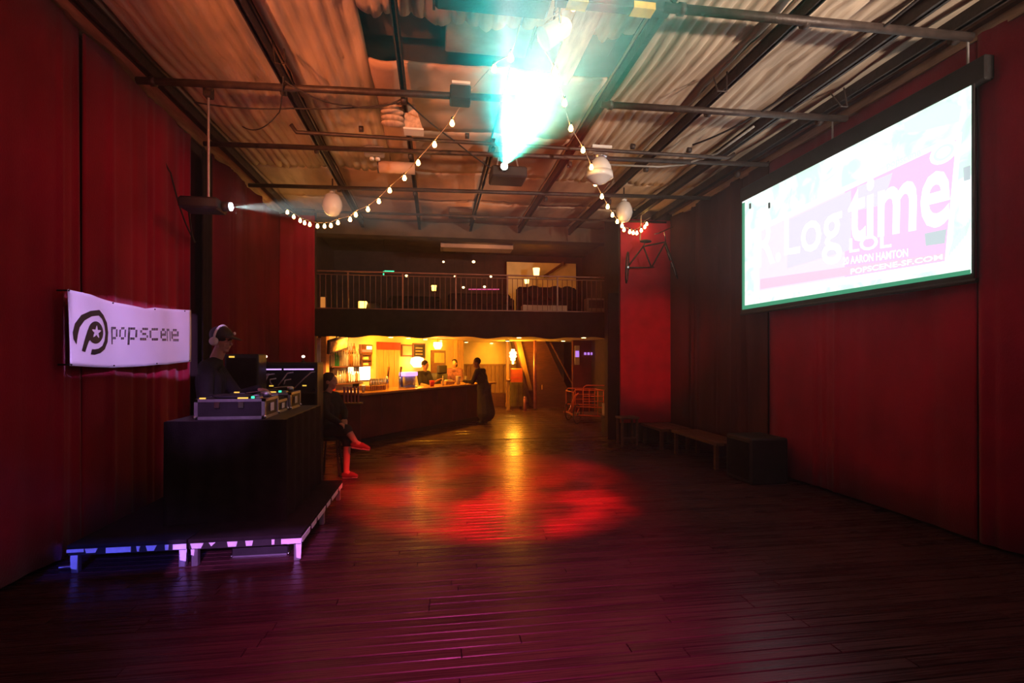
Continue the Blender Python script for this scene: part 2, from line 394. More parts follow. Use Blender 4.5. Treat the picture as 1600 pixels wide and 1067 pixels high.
# edge timbers along the walls
struct(MB().prism([(XL, 4.62), (XL + .05, 4.60), (XL + .34, 4.74), (XL + .34, 4.8), (XL, 4.8)], 11.4, 'y', 0).build('trim_3', M['pale']))
struct(MB().box(XR - .12, XR, 0, 11.0, 4.60, 4.8).build('trim_4', M['pale']))
struct(MB().box(XR - .19, XR - .12, 0, 11.0, 4.70, 4.8).build('trim_5', M['darkwood']))
# joists and pipes
for i, x in enumerate(JX):
    nm = ['the left curtains', 'the left curtains, second from the wall', 'the ceiling hole\'s left part', 'the bright projector', 'the hole\'s right edge', 'the right half of the pleated ceiling', 'the right wall']
    big = x in (4.02, -2.85)
    y0 = 6.9 if i == 3 else 1.0
    m_ = MB().box(x - .014, x + .014, y0, 11.5, 4.55, 4.68)
    for z in (4.55, 4.67): m_.box(x - (.04 if big else .028), x + (.04 if big else .028), y0, 11.5, z, z + .012)
    tag(m_.build('ceiling_joist', M['steel']), 'dark steel joist running lengthwise under the ceiling ' + ('near ' if i != 1 else 'beside ') + nm[i], 'joist', 'lengthwise steel joists')
o = MB(); o.box(4.45, 4.49, 1, 11, 4.54, 4.66); o.box(4.43, 4.51, 1, 11, 4.54, 4.552)
tag(o.build('ceiling_joist', M['steel']), 'outermost dark steel joist tight along the top of the right wall', 'joist', 'lengthwise steel joists')
def pipe(pts, r, label, mt='steel', name='ceiling_pipe', clamps=()):
    t = thing(name, label, 'pipe', group='pipes crossing the ceiling')
    MB().tube(pts, r, 10).build('pipe_run', M[mt], t, True)
    for c in clamps: MB().tube([(c - .025, pts[0][1], pts[0][2]), (c + .025, pts[0][1], pts[0][2])], r + .012, 10).build('pipe_clamp', M['steel'], t, True)
    return t
pipe([(1.80, 3.86, 4.5), (4.62, 3.82, 4.5)], .038, 'dark pipe crossing the right ceiling nearest the camera, top of the picture', clamps=(1.95, 3.05, 4.5))
pipe([(-2.95, 5.62, 4.48), (.85, 5.42, 4.48)], .036, 'dark pipe across the left ceiling that carries the hanging side projector', clamps=(-2.8, -2.28, -1.56, -.34))
pipe([(1.80, 5.40, 4.48), (4.72, 5.30, 4.48)], .036, 'dark pipe crossing the right ceiling above the screen corner', clamps=(1.9, 3.05, 4.45))
pipe([(-1.72, 6.50, 4.52), (-1.66, 6.52, 4.44), (-1.5, 6.52, 4.44), (3.95, 6.48, 4.44), (4.05, 6.48, 4.5)], .024, 'thin conduit with an elbow crossing the ceiling just before the bright projector', clamps=(-.9, .4, 2.6, 3.4))
pipe([(-2.95, 7.12, 4.47), (4.7, 6.70, 4.47)], .032, 'dark pipe crossing the whole ceiling at the bright projector', clamps=(-1.56, -.34, 1.9, 3.05, 4.5))
pipe([(-2.95, 8.72, 4.47), (4.7, 8.25, 4.47)], .032, 'dark pipe crossing the whole ceiling behind the bright projector', clamps=(-1.56, -.34, 1.9, 3.05))
pipe([(-2.5, 10.2, 4.50), (4.7, 9.95, 4.50)], .022, 'farthest thin pipe crossing the ceiling before the balcony', clamps=(-.34, .78, 1.9))
pipe([(2.3, 7.02, 4.46), (3.2, 6.98, 4.46), (3.5, 6.85, 4.46), (3.75, 6.4, 4.46), (3.75, 5.6, 4.46)], .014, 'bent grey conduit curving right from the double globe lamp', 'greysheet')
# wire hangers
for x, y, dx, lab in ((-1.5, 5.05, .14, 'thin wire hanger on the joist beside the left pleated ceiling'), (2.98, 4.9, -.16, 'thin wire hanger on the joist over the right pleated ceiling'), (4.42, 5.0, -.12, 'thin wire hanger on the outermost joist by the right wall')):
    o = MB().tube([(x, y, 4.66), (x + dx * .4, y - .1, 4.40), (x + dx, y - .1, 4.40), (x + dx * .5, y + .12, 4.66)], .008, 6).build('wire_hanger', M['steel']); tag(o, lab, 'hanger')
# loose cables slung from the joists
def cable(pts, r, label, mt='rubber', sag=0, cat='cable'):
    P = []
    for a, c in zip(pts[:-1], pts[1:]):
        a = Vector(a); c = Vector(c)
        for k in range(10):
            t = k / 10; P.append(a.lerp(c, t) + Vector((0, 0, -sag * 4 * t * (1 - t))))
    P.append(Vector(pts[-1]))
    return tag(MB().tube(P, r, 6).build('cable', M[mt], None, True), label, cat)
cable([(-2.6, 6.05, 4.5), (-1.56, 5.95, 4.46), (-.34, 5.75, 4.52)], .008, 'black cable slung behind the side projector pole to the hole', sag=.03)
cable([(-1.5, 5.45, 4.5), (-.9, 5.75, 4.44), (-.34, 5.62, 4.5)], .008, 'black cable drooping beside the pleats left of the hole', sag=.06)
cable([(-2.3, 6.6, 4.5), (-1.72, 6.0, 4.42), (-1.5, 5.4, 4.52)], .007, 'black cable swinging from left joist across the orange ceiling', sag=.1)
cable([(-.3, 5.75, 4.52), (.25, 6.5, 4.44), (.9, 7.6, 4.5)], .009, 'black cable strung from the hole towards the bright projector', sag=.02)
cable([(3.75, 3.2, 4.55), (3.72, 5.0, 4.52), (3.4, 6.4, 4.55)], .012, 'black cable running along the right pleats beside the joist', sag=.05)
cable([(XL + .06, 6.2, 4.55), (XL + .1, 6.6, 3.9), (XL + .16, 7.1, 3.2), (-2.6, 5.9, 3.32)], .009, 'black cable dropping down the left curtain to the side projector', sag=.12)

# ------------------------------------------------------------------ curtains
def curtain(p0, p1, z0, z1, folds, amp, m, label, seed, group='velvet curtains', lean=0, name='curtain'):
    rnd = random.Random(seed); p0 = Vector(p0); p1 = Vector(p1); d = p1 - p0; L = d.length; d /= L; nrm = Vector((-d.y, d.x))
    nu = max(16, int(L / .028)); nv = 10; vs = []; fs = []
    fo = [(rnd.uniform(0, L), rnd.choice((.03, .05, .08, .14)), rnd.choice((-1, 1, 1)) * rnd.uniform(.5, 1.3), rnd.uniform(-.06, .06)) for _ in range(folds * 2)]
    p1_, p2_ = rnd.uniform(0, 6), rnd.uniform(0, 6)
    for lay in (-1, 1):
        for j in range(nv + 1):
            v = j / nv
            for i in range(nu + 1):
                s_ = L * i / nu
                off = amp * .6 * math.sin(s_ * 2.1 + p1_ + v) + amp * .25 * math.sin(s_ * 5.3 + p2_)
                for c, w_, d_, dr in fo: off += amp * d_ * (.6 + .4 * (1 - v)) * math.exp(-((s_ - c - dr * v) / w_) ** 2)
                q = p0 + d * s_ + nrm * (off + lay * .008 + lean * (1 - v))
                vs.append((q.x, q.y, z0 + (z1 - z0) * v))
    n = (nu + 1) * (nv + 1)
    for j in range(nv):
        for i in range(nu):
            q = j * (nu + 1) + i; f = (q, q + 1, q + nu + 2, q + nu + 1); fs += [f, tuple(k + n for k in f[::-1])]
        for i in (0, nu):
            q = j * (nu + 1) + i; fs.append((q, q + nu + 1, q + nu + 1 + n, q + n))
    for i in range(nu):
        for j in (0, nv):
            q = j * (nu + 1) + i; fs.append((q, q + 1, q + 1 + n, q + n))
    return tag(MB().add(vs, fs).build(name, m, None, True), label, 'curtain', group)
curtain((-3.10, 1.6), (-3.10, 5.03), .04, 4.6, 6, .035, M['red'], 'red velvet curtain nearest the camera on the left wall', 1)
curtain((-3.10, 5.05), (-3.10, 7.15), .04, 4.58, 5, .035, M['red'], 'red velvet curtain behind the white banner', 2)
curtain((-2.98, 7.18), (-3.10, 7.75), .04, 4.45, 3, .03, M['blackcloth'], 'narrow black drape right of the banner', 3)
curtain((-3.10, 7.75), (-3.10, 10.8), .04, 4.58, 6, .05, M['maroon'], 'dark maroon curtain on the left wall behind the hanging projector', 4)
curtain((-3.15, 10.86), (-2.42, 10.86), .04, 4.6, 3, .025, M['red'], 'red curtain facing the room left of the balcony', 5)
curtain((4.86, 10.0), (4.9, 6.92), .04, 4.62, 8, .045, M['brown'], 'dark brown curtain on the right wall behind the screen\'s left end', 6)
curtain((4.92, 6.95), (4.92, 4.0), .04, 4.62, 4, .025, M['red'], 'red velvet curtain hanging under and behind the projection screen', 7)
curtain((4.90, 3.96), (4.90, 3.2), .04, 4.62, 4, .05, M['red'], 'narrow gathered red curtain right of the projection screen', 8)
curtain((4.80, 3.25), (4.76, .8), .04, 4.7, 7, .05, M['blackcloth'], 'black drape at the right edge nearest the camera', 9)
t = thing('wall_panel', 'flat bright red panel standing between the bicycle and the bench', 'panel', (3.74, 10.0, 0))
MB().bbox(0, 1.24, 0, .05, .38, 4.55, .008).build('board', M['redboard'], t)
MB().box(-.0, 1.24, .05, .09, .38, .46).build('batten', M['darkwood'], t)
struct(MB().box(3.72, XR, 10.06, 10.95, -.02, 4.75).build('wall_pier', M['wall']))
curtain((3.52, 10.15), (3.90, 10.0), .03, 3.05, 3, .04, M['blackcloth'], 'black drape hanging at the corner beside the rickshaw', 10, lean=.0)
struct(MB().box(XL, -2.44, 10.95, 11.15, -.02, 4.75).build('wall_return', M['wall']))
# ------------------------------------------------------------------ projection screen on the right wall
SX = 4.72
t = thing('projection_screen', 'wide glowing projection screen with black casing on the right wall', 'screen', (0, 0, 0))
ya, yb = 3.90, 7.33; za, zb = 2.46, 4.13
MB().bbox(SX, SX + .10, ya - .12, yb + .08, zb, zb + .22, .015).build('casing', M['black'], t)
MB().box(SX, SX + .012, ya - .02, yb + .05, za - .06, zb + .01).build('screen_border', M['black'], t)
MB().tube([(SX + .01, ya - .04, za - .07), (SX + .01, yb + .06, za - .07)], .022, 8).build('weight_bar', M['black'], t)
def screen_mat():
    m = bpy.data.materials.new('projected_flyer'); m.use_nodes = True; nt = m.node_tree; N = nt.nodes; L = nt.links
    b = N['Principled BSDF']; b.inputs['Base Color'].default_value = (.02, .02, .02, 1); b.inputs['Roughness'].default_value = .9; b.inputs['Specular IOR Level'].default_value = 0
    tc = N.new('ShaderNodeTexCoord'); nz = N.new('ShaderNodeTexNoise'); nz.inputs['Scale'].default_value = 3.2; nz.inputs['Detail'].default_value = 6; nz.inputs['Distortion'].default_value = 1.2
    L.new(tc.outputs['Object'], nz.inputs[0])
    rp = N.new('ShaderNodeValToRGB'); e = rp.color_ramp.elements
    e[0].position = .40; e[0].color = (.60, .84, .72, 1); e[1].position = .62; e[1].color = (.92, 1, .95, 1)
    L.new(nz.outputs[0], rp.inputs[0]); L.new(rp.outputs[0], b.inputs['Emission Color']); b.inputs['Emission Strength'].default_value = 1.35  # emission stands in for the projector's light on the screen
    return m
pic = MB().box(SX - .006, SX, ya, yb, za, zb).build('picture', screen_mat(), t)
def G(n, c, s):
    m = glow(n, c, s); b = m.node_tree.nodes['Principled BSDF']; b.inputs['Base Color'].default_value = (.02, .02, .02, 1); b.inputs['Specular IOR Level'].default_value = 0; return m
sm = {'pink': G('flyer_pink', (1, .58, .92), 1.12), 'frame': G('flyer_white_frame', (.93, 1, .97), 1.45), 'lilac': G('flyer_lilac', (.90, .83, .98), 1.0), 'white': G('flyer_white', (1, .98, 1), 1.55),
      'mint': G('flyer_mint', (.72, .92, .82), 1.2), 'grey': G('flyer_grey', (.62, .72, .76), 1.0), 'rose': G('flyer_rose', (1, .62, .80), 1.1), 'green': G('flyer_green_edge', (.10, .55, .30), .6)}
def sq(px, py): p = at(px, py, X=SX - .01); return (p.y, p.z)
def flat(poly, m, name, lay=1, sub=None):
    o = MB().prism(poly, -.0015, 'x', SX - .0065 - .0015 * lay).build(name, m, sub or pic); return o
flat([sq(1178, 357), sq(1503, 206), sq(1484, 419), sq(1178, 466)], sm['frame'], 'flyer_border', 1)
flat([sq(1186, 362), sq(1494, 218), sq(1476, 408), sq(1186, 455)], sm['pink'], 'flyer_ground', 2)
flat([sq(1186, 362), sq(1320, 299), sq(1320, 434), sq(1186, 455)], G('flyer_washed_pink', (1, .74, .97), 1.2), 'flyer_ground', 2.4)  # left half painted paler, imitating washed-out projected light
flat([sq(1230, 344), sq(1330, 297), sq(1330, 390), sq(1230, 420)], sm['lilac'], 'flyer_patch', 3)
flat([sq(1340, 292), sq(1395, 270), sq(1380, 320), sq(1335, 330)], sm['lilac'], 'flyer_patch', 3)
flat([sq(1445, 365), sq(1479, 358), sq(1476, 380), sq(1447, 384)], sm['grey'], 'flyer_patch', 3)
flat([sq(1188, 436), sq(1477, 395), sq(1476, 406), sq(1188, 452)], sm['rose'], 'flyer_footer', 3)
flat([sq(1412, 192), sq(1470, 158), sq(1502, 165), sq(1498, 190), sq(1440, 205), sq(1415, 208)], sm['mint'], 'collage_patch', 1)
flat([sq(1505, 262), sq(1516, 258), sq(1516, 280), sq(1506, 283)], sm['grey'], 'collage_patch', 1)
for k in range(7):
    x = 1482 + k * 4.2; flat([sq(x, 398 - k * 5), sq(x + 8, 372 - k * 5), sq(x + 10, 373 - k * 5), sq(x + 2, 400 - k * 5)], sm['mint'], 'collage_stripe', 2)
flat([sq(1160, 318), sq(1164, 316), sq(1164, 482), sq(1160, 484)], sm['green'], 'picture_edge', 4)
flat([sq(1160, 478), sq(1517, 421), sq(1517, 428), sq(1160, 484)], sm['green'], 'picture_edge', 4)
# logo disc
def disc(cx, cy, rx, ry, n=28, r0=0):
    return [sq(cx + rx * math.cos(2 * math.pi * k / n), cy + ry * math.sin(2 * math.pi * k / n) - .42 * rx * math.cos(2 * math.pi * k / n)) for k in range(n)]
flat(disc(1475, 238, 22, 17), sm['frame'], 'logo_disc', 3); flat(disc(1475, 238, 16, 12), sm['mint'], 'logo_disc', 4); flat(disc(1475, 238, 11, 8), sm['white'], 'logo_disc', 5)
def text_mesh(body, m, parent, name, corners, fat=0., lay=4, up_x=True, shear=0):
    """lettering laid in the quadrilateral with these photo corners (top left, top right, bottom right, bottom left) on the screen"""
    cu = bpy.data.curves.new(name, 'FONT'); cu.body = body; cu.resolution_u = 3; cu.offset = fat; cu.shear = shear
    to = bpy.data.objects.new(name, cu); col.objects.link(to)
    bpy.context.view_layer.update()
    me = bpy.data.meshes.new_from_object(to.evaluated_get(bpy.context.evaluated_depsgraph_get())); bpy.data.objects.remove(to)
    xs = [v.co.x for v in me.vertices]; ys = [v.co.y for v in me.vertices]
    x0, x1, y0, y1 = min(xs), max(xs), min(ys), max(ys)
    tl, tr, br, bl = [Vector((0, *sq(*c))) for c in corners]
    for v in me.vertices:
        u = (v.co.x - x0) / (x1 - x0); s_ = (v.co.y - y0) / (y1 - y0)
        q = (bl.lerp(br, u)).lerp(tl.lerp(tr, u), s_); v.co = (SX - .0085 - .0015 * lay, q.y, q.z)
    me.materials.append(m); return put(name, me, parent)
text_mesh('R.', sm['white'], pic, 'lettering', [(1184, 350), (1220, 334), (1220, 408), (1184, 420)], .01)
text_mesh('Log', sm['white'], pic, 'lettering', [(1226, 340), (1316, 302), (1316, 412), (1226, 418)], .01)
text_mesh('time', sm['white'], pic, 'lettering', [(1326, 292), (1488, 226), (1484, 352), (1326, 380)], .02, 5)
text_mesh('LOL', sm['frame'], pic, 'lettering', [(1328, 373), (1394, 362), (1394, 386), (1328, 395)], .02, 6)
text_mesh('popscene', sm['mint'], pic, 'lettering', [(1386, 256), (1440, 234), (1440, 246), (1386, 268)], .03, 5)
text_mesh('20 AARON HAMTON', sm['white'], pic, 'lettering', [(1318, 402), (1420, 388), (1420, 401), (1318, 414)], .02, 6)
text_mesh('POPSCENE-SF.COM', sm['white'], pic, 'lettering', [(1330, 420), (1474, 397), (1474, 405), (1330, 429)], .02, 6)
for dx, px, py in ((0, 1204, 320), (0, 1174, 321)):
    MB().bbox(SX - .03, SX - .012, at(px, py, X=SX).y - .015, at(px, py, X=SX).y + .015, at(px, py, X=SX).z - .05, at(px, py, X=SX).z + .03, .004).build('clip', M['ink'], t)
for px in (1295, 1505):
    p = at(px, 640 - px * .3, X=SX); MB().tube([(SX + .05, at(px, 300, X=SX).y, zb + .2), (SX + .05, at(px, 300, X=SX).y, 4.6)], .012, 6).build('hanging_strap', M['alu'], t)

# ------------------------------------------------------------------ banner on the left curtain
BX = -2.975
def bw(y, z): return BX + .020 * math.sin(y * 5.2 + z * 1.3) + .012 * math.sin(y * 11 + 1.0 + z * 4) * (z - 1.6)
t = thing('banner', 'white vinyl banner with black star logo pinned to the left curtain', 'banner', (0, 0, 0))
top = [(104, 452), (142, 460), (181, 472), (225, 482), (240, 480.5), (258, 482), (297, 484.5)]
bot = [(105.5, 571.5), (142, 573.5), (181, 574.5), (225, 572), (242, 570), (262, 569.5), (298.5, 565)]
def samp(c, u):
    k = u * (len(c) - 1); i = min(int(k), len(c) - 2); f = k - i
    return c[i][0] * (1 - f) + c[i + 1][0] * f, c[i][1] * (1 - f) + c[i + 1][1] * f
vs = []; fs = []; nu, nv = 60, 20
for lay in (0, 1):
    for j in range(nv + 1):
        for i in range(nu + 1):
            a = samp(top, i / nu); c = samp(bot, i / nu); v = j / nv
            p = at(a[0] * (1 - v) + c[0] * v, a[1] * (1 - v) + c[1] * v, X=BX); vs.append((bw(p.y, p.z) - lay * .004, p.y, p.z))
n = (nu + 1) * (nv + 1)
for j in range(nv):
    for i in range(nu):
        q = j * (nu + 1) + i; f = (q, q + 1, q + nu + 2, q + nu + 1); fs += [f, tuple(k + n for k in f[::-1])]
    for i in (0, nu):
        q = j * (nu + 1) + i; fs.append((q, q + nu + 1, q + nu + 1 + n, q + n))
for i in range(nu):
    for j in (0, nv):
        q = j * (nu + 1) + i; fs.append((q, q + 1, q + 1 + n, q + n))
sheet = MB().add(vs, fs).build('sheet', M['vinyl'], t, True)
def bp(cx, cy):
    """point printed on the banner, from a close-up 16/3 times the photo, origin (60, 420)"""
    p = at(60 + cx * .1875, 420 + cy * .1875, X=BX); return (bw(p.y, p.z) + .004, p.y, p.z)
def strip(A, B, m, name):
    vs = [bp(*p) for p in A] + [bp(*p) for p in B]; k = len(A)
    return MB().add(vs, [(i, i + 1, k + i + 1, k + i) for i in range(k - 1)])
outer = [(295, 632), (268, 585), (262, 530), (285, 455), (345, 385), (430, 350), (520, 342), (560, 385), (590, 450), (600, 530), (592, 610), (565, 670), (520, 702), (465, 716), (428, 712)]
inner = [(296, 628), (303, 590), (312, 545), (330, 487), (375, 430), (440, 396), (512, 389), (545, 418), (566, 470), (573, 540), (563, 600), (540, 642), (505, 664), (470, 671), (440, 669)]
strip(outer, inner, 'ink', 'ring').build('logo_ring', M['ink'], sheet)
ring = [(478 + 74 * math.cos(2 * math.pi * k / 40), 530 + 93 * math.sin(2 * math.pi * k / 40)) for k in range(41)]
star = []
for k in range(41):
    a = 2 * math.pi * k / 40; s_ = (k % 8) / 8; tri = abs(s_ - .5) * 2; rr = 21 + 30 * tri ** 1.6
    star.append((486 + rr * .95 * math.cos(a - 1.48), 527 + rr * 1.12 * math.sin(a - 1.48)))
ring2 = [(478 + 74 * math.cos(2 * math.pi * k / 40 - 1.48), 530 + 93 * math.sin(2 * math.pi * k / 40 - 1.48)) for k in range(41)]
mb = strip(ring2, star, 'ink', 'p'); mb2 = strip([(405, 505), (385, 560), (342, 682)], [(440, 575), (412, 605), (375, 694)], 'ink', 's')
mb.add(mb2.v, mb2.f); mb.build('logo_letter', M['ink'], sheet)
GL = {'p': ['1110', '1001', '1001', '1001', '1110', '1000', '1000'], 'o': ['0110', '1001', '1001', '1001', '0110', '', ''], 's': ['0111', '1000', '0110', '0001', '1110', '', ''],
      'c': ['0111', '1000', '1000', '1000', '0111', '', ''], 'e': ['0110', '1001', '1111', '1000', '0111', '', ''], 'n': ['1110', '1001', '1001', '1001', '1001', '', '']}
xs = [626, 688, 745, 830, 908, 1008, 1072, 1122]; ws = [50, 46, 66, 68, 78, 58, 42, 62]
for ch, x0, wd in zip('popscene', xs, ws):
    mb = MB()
    for r_, row in enumerate(GL[ch]):
        for rr in (0, .5):
            for c_, bit in enumerate(row):
                if bit == '1':
                    a = x0 + wd * c_ / 4; y0 = 484 + (r_ + rr) * 21 + (x0 - 626) * .035
                    mb.add([bp(a, y0), bp(a + wd * .22, y0), bp(a + wd * .22, y0 + 7.5), bp(a, y0 + 7.5)], [(0, 1, 2, 3)])
    mb.build('printed_letter', M['ink'], sheet)
for cx, cy in ((240, 180), (640, 285), (958, 337), (1215, 352), (648, 806), (970, 788), (1262, 765), (248, 798)):
    p = bp(cx, cy); MB().tube([(p[0] + .003, p[1], p[2]), (-3.05, p[1], p[2])], .007, 8).build('grommet_pin', M['ink'], t)

# ------------------------------------------------------------------ string lights
def string_light(ctrl, label, extra=()):
    t = thing('string_light', label, 'string lights', group='bulb strings under the ceiling')
    P = [at(x, y, Y=Y) for x, y, Y in ctrl]
    D = []
    for i in range(len(P) - 1):                       # smooth the cord
        p0, p1, p2, p3 = P[max(i - 1, 0)], P[i], P[i + 1], P[min(i + 2, len(P) - 1)]
        for k in range(6):
            s_ = k / 6; D.append(.5 * ((2 * p1) + (p2 - p0) * s_ + (2 * p0 - 5 * p1 + 4 * p2 - p3) * s_ ** 2 + (3 * p1 - p0 - 3 * p2 + p3) * s_ ** 3))
    D.append(P[-1])
    MB().tube(D, .006, 6).build('cord', M['pale'], t, True)
    return t, P
bulbm = MB().lathe([(.006, .022), (.012, .018), (.018, .004), (.027, -.02), (.027, -.034), (.018, -.05), (.004, -.056)], 10).build('bulb', M['bulb'], None, True)
bulb_me = bulbm.data; bpy.data.objects.remove(bulbm)
sockm = MB().lathe([(.013, .02), (.013, .052), (.008, .056)], 8).build('socket', M['black'], None, True); sock_me = sockm.data; bpy.data.objects.remove(sockm)
def bulbs(t, pts):
    for x, y, Y in pts:
        p = at(x, y, Y=Y); b_ = put('bulb', bulb_me, t, p); put('socket', sock_me, b_)
LB = [(449, 330), (459, 337), (469, 343), (476, 346.5), (484, 349), (496, 351.5), (507, 351.5), (517, 350.5), (528, 346), (547, 341), (556, 333.5), (575, 325), (592, 312.5), (609, 295.5), (632, 276), (653.5, 252), (679, 223.5), (706.5, 190), (734, 148), (772.5, 104.5), (798, 87)]
def yl(x): return 10.2 - 5.5 * min(1, max(0, (x - 445) / 350)) ** .93
ctrl = [(x, y - 4, yl(x)) for x, y in LB]; ctrl[0] = (440, 322, 10.4)
t, P = string_light(ctrl + [(812, 40, 4.3)], 'left string of glowing warm bulbs drooping to the left curtains'); bulbs(t, [(x, y, yl(x)) for x, y in LB])
RB = [(896, 6, 4.0), (845, 56, 4.3), (867, 109, 4.75), (882, 158, 5.2), (892, 198, 5.7), (911, 232, 6.2), (924, 259, 6.65), (930, 285, 7.1), (940.5, 305, 7.5), (949.5, 321, 7.85), (957, 334, 8.2), (964.5, 344.5, 8.5), (972, 351, 8.75), (975, 357, 8.85), (984, 360.5, 9.1), (989.5, 362, 9.25), (995, 362.5, 9.4), (1002, 358.5, 9.6), (1007.5, 353, 9.75), (1010.5, 348.5, 9.85)]
t, P = string_light([(x - 2, y - 4, Y) for x, y, Y in RB] + [(1016, 340, 9.95)], 'right string of glowing warm bulbs drooping past two globe lamps'); bulbs(t, RB)

# ------------------------------------------------------------------ ceiling fittings
def globe(px, py, Y, r, label, egg=1.1, dbl=False, stem=True):
    c = at(px, py, Y=Y); t = thing('globe_lamp', label, 'lamp', c, 0, 'unlit opal globe lamps')
    MB().lathe([(r * .35, r * egg), (r * .7, r * .8 * egg), (r * .95, r * .3), (r, -.1 * r), (r * .88, -r * .55), (r * .6, -r * .85 * egg), (r * .3, -r * egg), (.01, -r * 1.02 * egg)], 24).build('globe', M['opal'], t, True)
    MB().lathe([(.045, r * egg), (.05, r * egg + .06), (.03, r * egg + .09)], 14).build('cap', M['white'], t, True)
    if ZC - .2 > c.z + r * egg: MB().tube([(0, 0, r * egg + .08), (0, 0, 4.7 - c.z)], .012, 8).build('stem', M['steel'], t)
    if dbl:
        MB().lathe([(r * .5, -.1 * r), (r * 1.08, -.02), (r * 1.13, -.1), (r * .95, -r * .6), (r * .55, -r * .95), (.02, -r * 1.12)], 24).build('bowl', M['opal'], t, True)
        MB().lathe([(r * .72, r * .85), (r * .8, r * 1.1), (r * .5, r * 1.35)], 18).build('reflector', M['chrome'], t, True)
        MB().box(-.14, .14, -.14, .14, r * 1.55, r * 1.75).build('ceiling_plate', M['white'], t)
globe(519.5, 320, 8.9, .165, 'white opal globe lamp hanging left above the string of bulbs', 1.15)
globe(936, 267, 6.9, .175, 'large double globe lamp with a bowl beside the right bulb string', 1.0, True)
globe(975, 331, 8.6, .15, 'egg shaped opal globe lamp above the dip of the right bulb string', 1.2)
# main projector
t = thing('projector', 'black ceiling projector throwing the bright teal beam', 'projector', (.98, 6.95, 4.2))
MB().bbox(-.24, .24, -.2, .2, -.075, .075, .02).build('body', M['black'], t)
MB().tube([(-.08, -.2, .03), (-.08, -.26, .03)], .055, 16).build('lens_barrel', M['black'], t, True)
MB().tube([(-.08, -.262, .03), (-.08, -.266, .03)], .045, 16).build('lens', M['lens2'], t)
for x in (-.16, .16): MB().tube([(x, 0, .07), (x * .4, 0, .5)], .01, 6).build('mount_arm', M['alu'], t)
MB().box(-.12, .12, -.1, .1, .48, .5).build('mount_plate', M['steel'], t)
# side projector on its pole
t = thing('hanging_projector', 'black side projector hanging on a thin pole by the left curtains', 'projector', (-2.33, 5.78, 3.3))
MB().bbox(-.26, .12, -.14, .14, -.06, .06, .02).build('body', M['black'], t)
MB().tube([(.12, 0, .0), (.19, 0, .0)], .05, 16).build('lens_barrel', M['black'], t, True)
MB().ell((.20, 0, .0), (.018, .042, .042)).build('lens', M['lens'], t, True)
MB().tube([(-.02, 0, .07), (-.02, 0, 1.2)], .013, 8).build('pole', M['alu'], t)
MB().bbox(-.06, .02, -.05, .05, 1.13, 1.25, .01).build('pole_clamp', M['steel'], t)
# small fittings
t = thing('emergency_light', 'small white twin emergency light on the orange ceiling', 'light', at(585, 238, Y=7.5))
MB().bbox(-.14, .14, -.05, .05, -.06, .08, .015).build('housing', M['white'], t)
for x in (-.03, .05): MB().tube([(x, 0, -.06), (x, -.03, -.11)], [.02, .035], 10).build('lamp_head', M['white'], t, True)
t = thing('ceiling_speaker', 'small black speaker box with white top beside the teal beam', 'speaker', at(719, 148, Y=5.5))
MB().bbox(-.11, .11, -.1, .1, -.09, .06, .012).build('cabinet', M['black'], t); MB().box(-.09, .1, -.12, .0, .06, .085).build('bracket', M['white'], t)
t = thing('duct_roll', 'dark rolled duct lying against the ceiling behind the emergency light', 'duct', at(620, 262, Y=7.6))
MB().tube([(-.26, 0, 0), (.26, 0, 0)], .085, 14).build('roll', M['ply'], t, True); MB().tube([(-.27, 0, 0), (-.25, 0, 0)], .09, 14).build('roll_end', M['steel'], t)
t = thing('folded_cloth', 'crumpled pale cloth stuffed beside the joist above the conduit', 'cloth', at(613, 180, Y=6.0))
for k in range(4): MB().ell((0, .0, .10 - k * .065), (.13, .07, .03)).build('fold', M['pale'], t, True)
t = thing('vent_cowl', 'pale tapered vent cowl beside the joist above the conduit', 'vent', at(640, 190, Y=6.05))
MB().prism([(-.06, .2), (.06, .2), (.15, -.07), (-.06, -.07)], .16, 'y').build('cowl', M['pale'], t); MB().box(-.07, .16, -.01, .17, -.09, -.07).build('rim', M['white'], t)
o = MB().bbox(1.16, 1.40, 3.98, 5.3, 4.60, 4.635, .008).build('timber_plank', M['pale']); tag(o, 'pale timber plank lying along the ceiling in the beam', 'plank')
t = thing('screen_housing', 'black roll screen housing at the top centre of the picture', 'housing', (.55, 4.0, 4.55))
MB().bbox(-.55, .35, -.12, .12, -.08, .1, .02).build('case', M['black'], t); MB().box(-.57, -.55, -.12, .12, -.08, .1).build('end_cap', M['steel'], t)
t = thing('cross_beam', 'black cross beam with yellow tape above the pale plank', 'beam', (1.35, 3.9, 4.52))
MB().bbox(-.42, .52, -.05, .05, -.05, .08, .006).build('beam', M['black'], t)
ty = mat('yellow_tape', (.75, .5, .06), .6)
for x0, x1 in ((-.33, -.17), (.2, .38)): MB().box(x0, x1, -.055, .055, -.054, .0).build('tape', ty, t)
t = thing('par_can', 'white spotlight can hanging in the teal beam near the top', 'spotlight', (1.0, 4.15, 4.42))
MB().lathe([(.05, .12), (.08, .08), (.09, -.12), (.1, -.14), (.07, -.14)], 16).xf(Matrix.Rotation(R(55), 4, 'Y')).build('can', M['white'], t, True)
MB().tube([(0, .1, 0), (0, .1, .22), (0, -.1, .22), (0, -.1, 0)], .01, 6).build('yoke', M['steel'], t)
o = MB().box(.28, .75, 10.4, 10.9, 4.66, 4.74).build('ceiling_vent', M['void']); tag(o, 'dark flat vent box on the far ceiling before the balcony', 'vent')
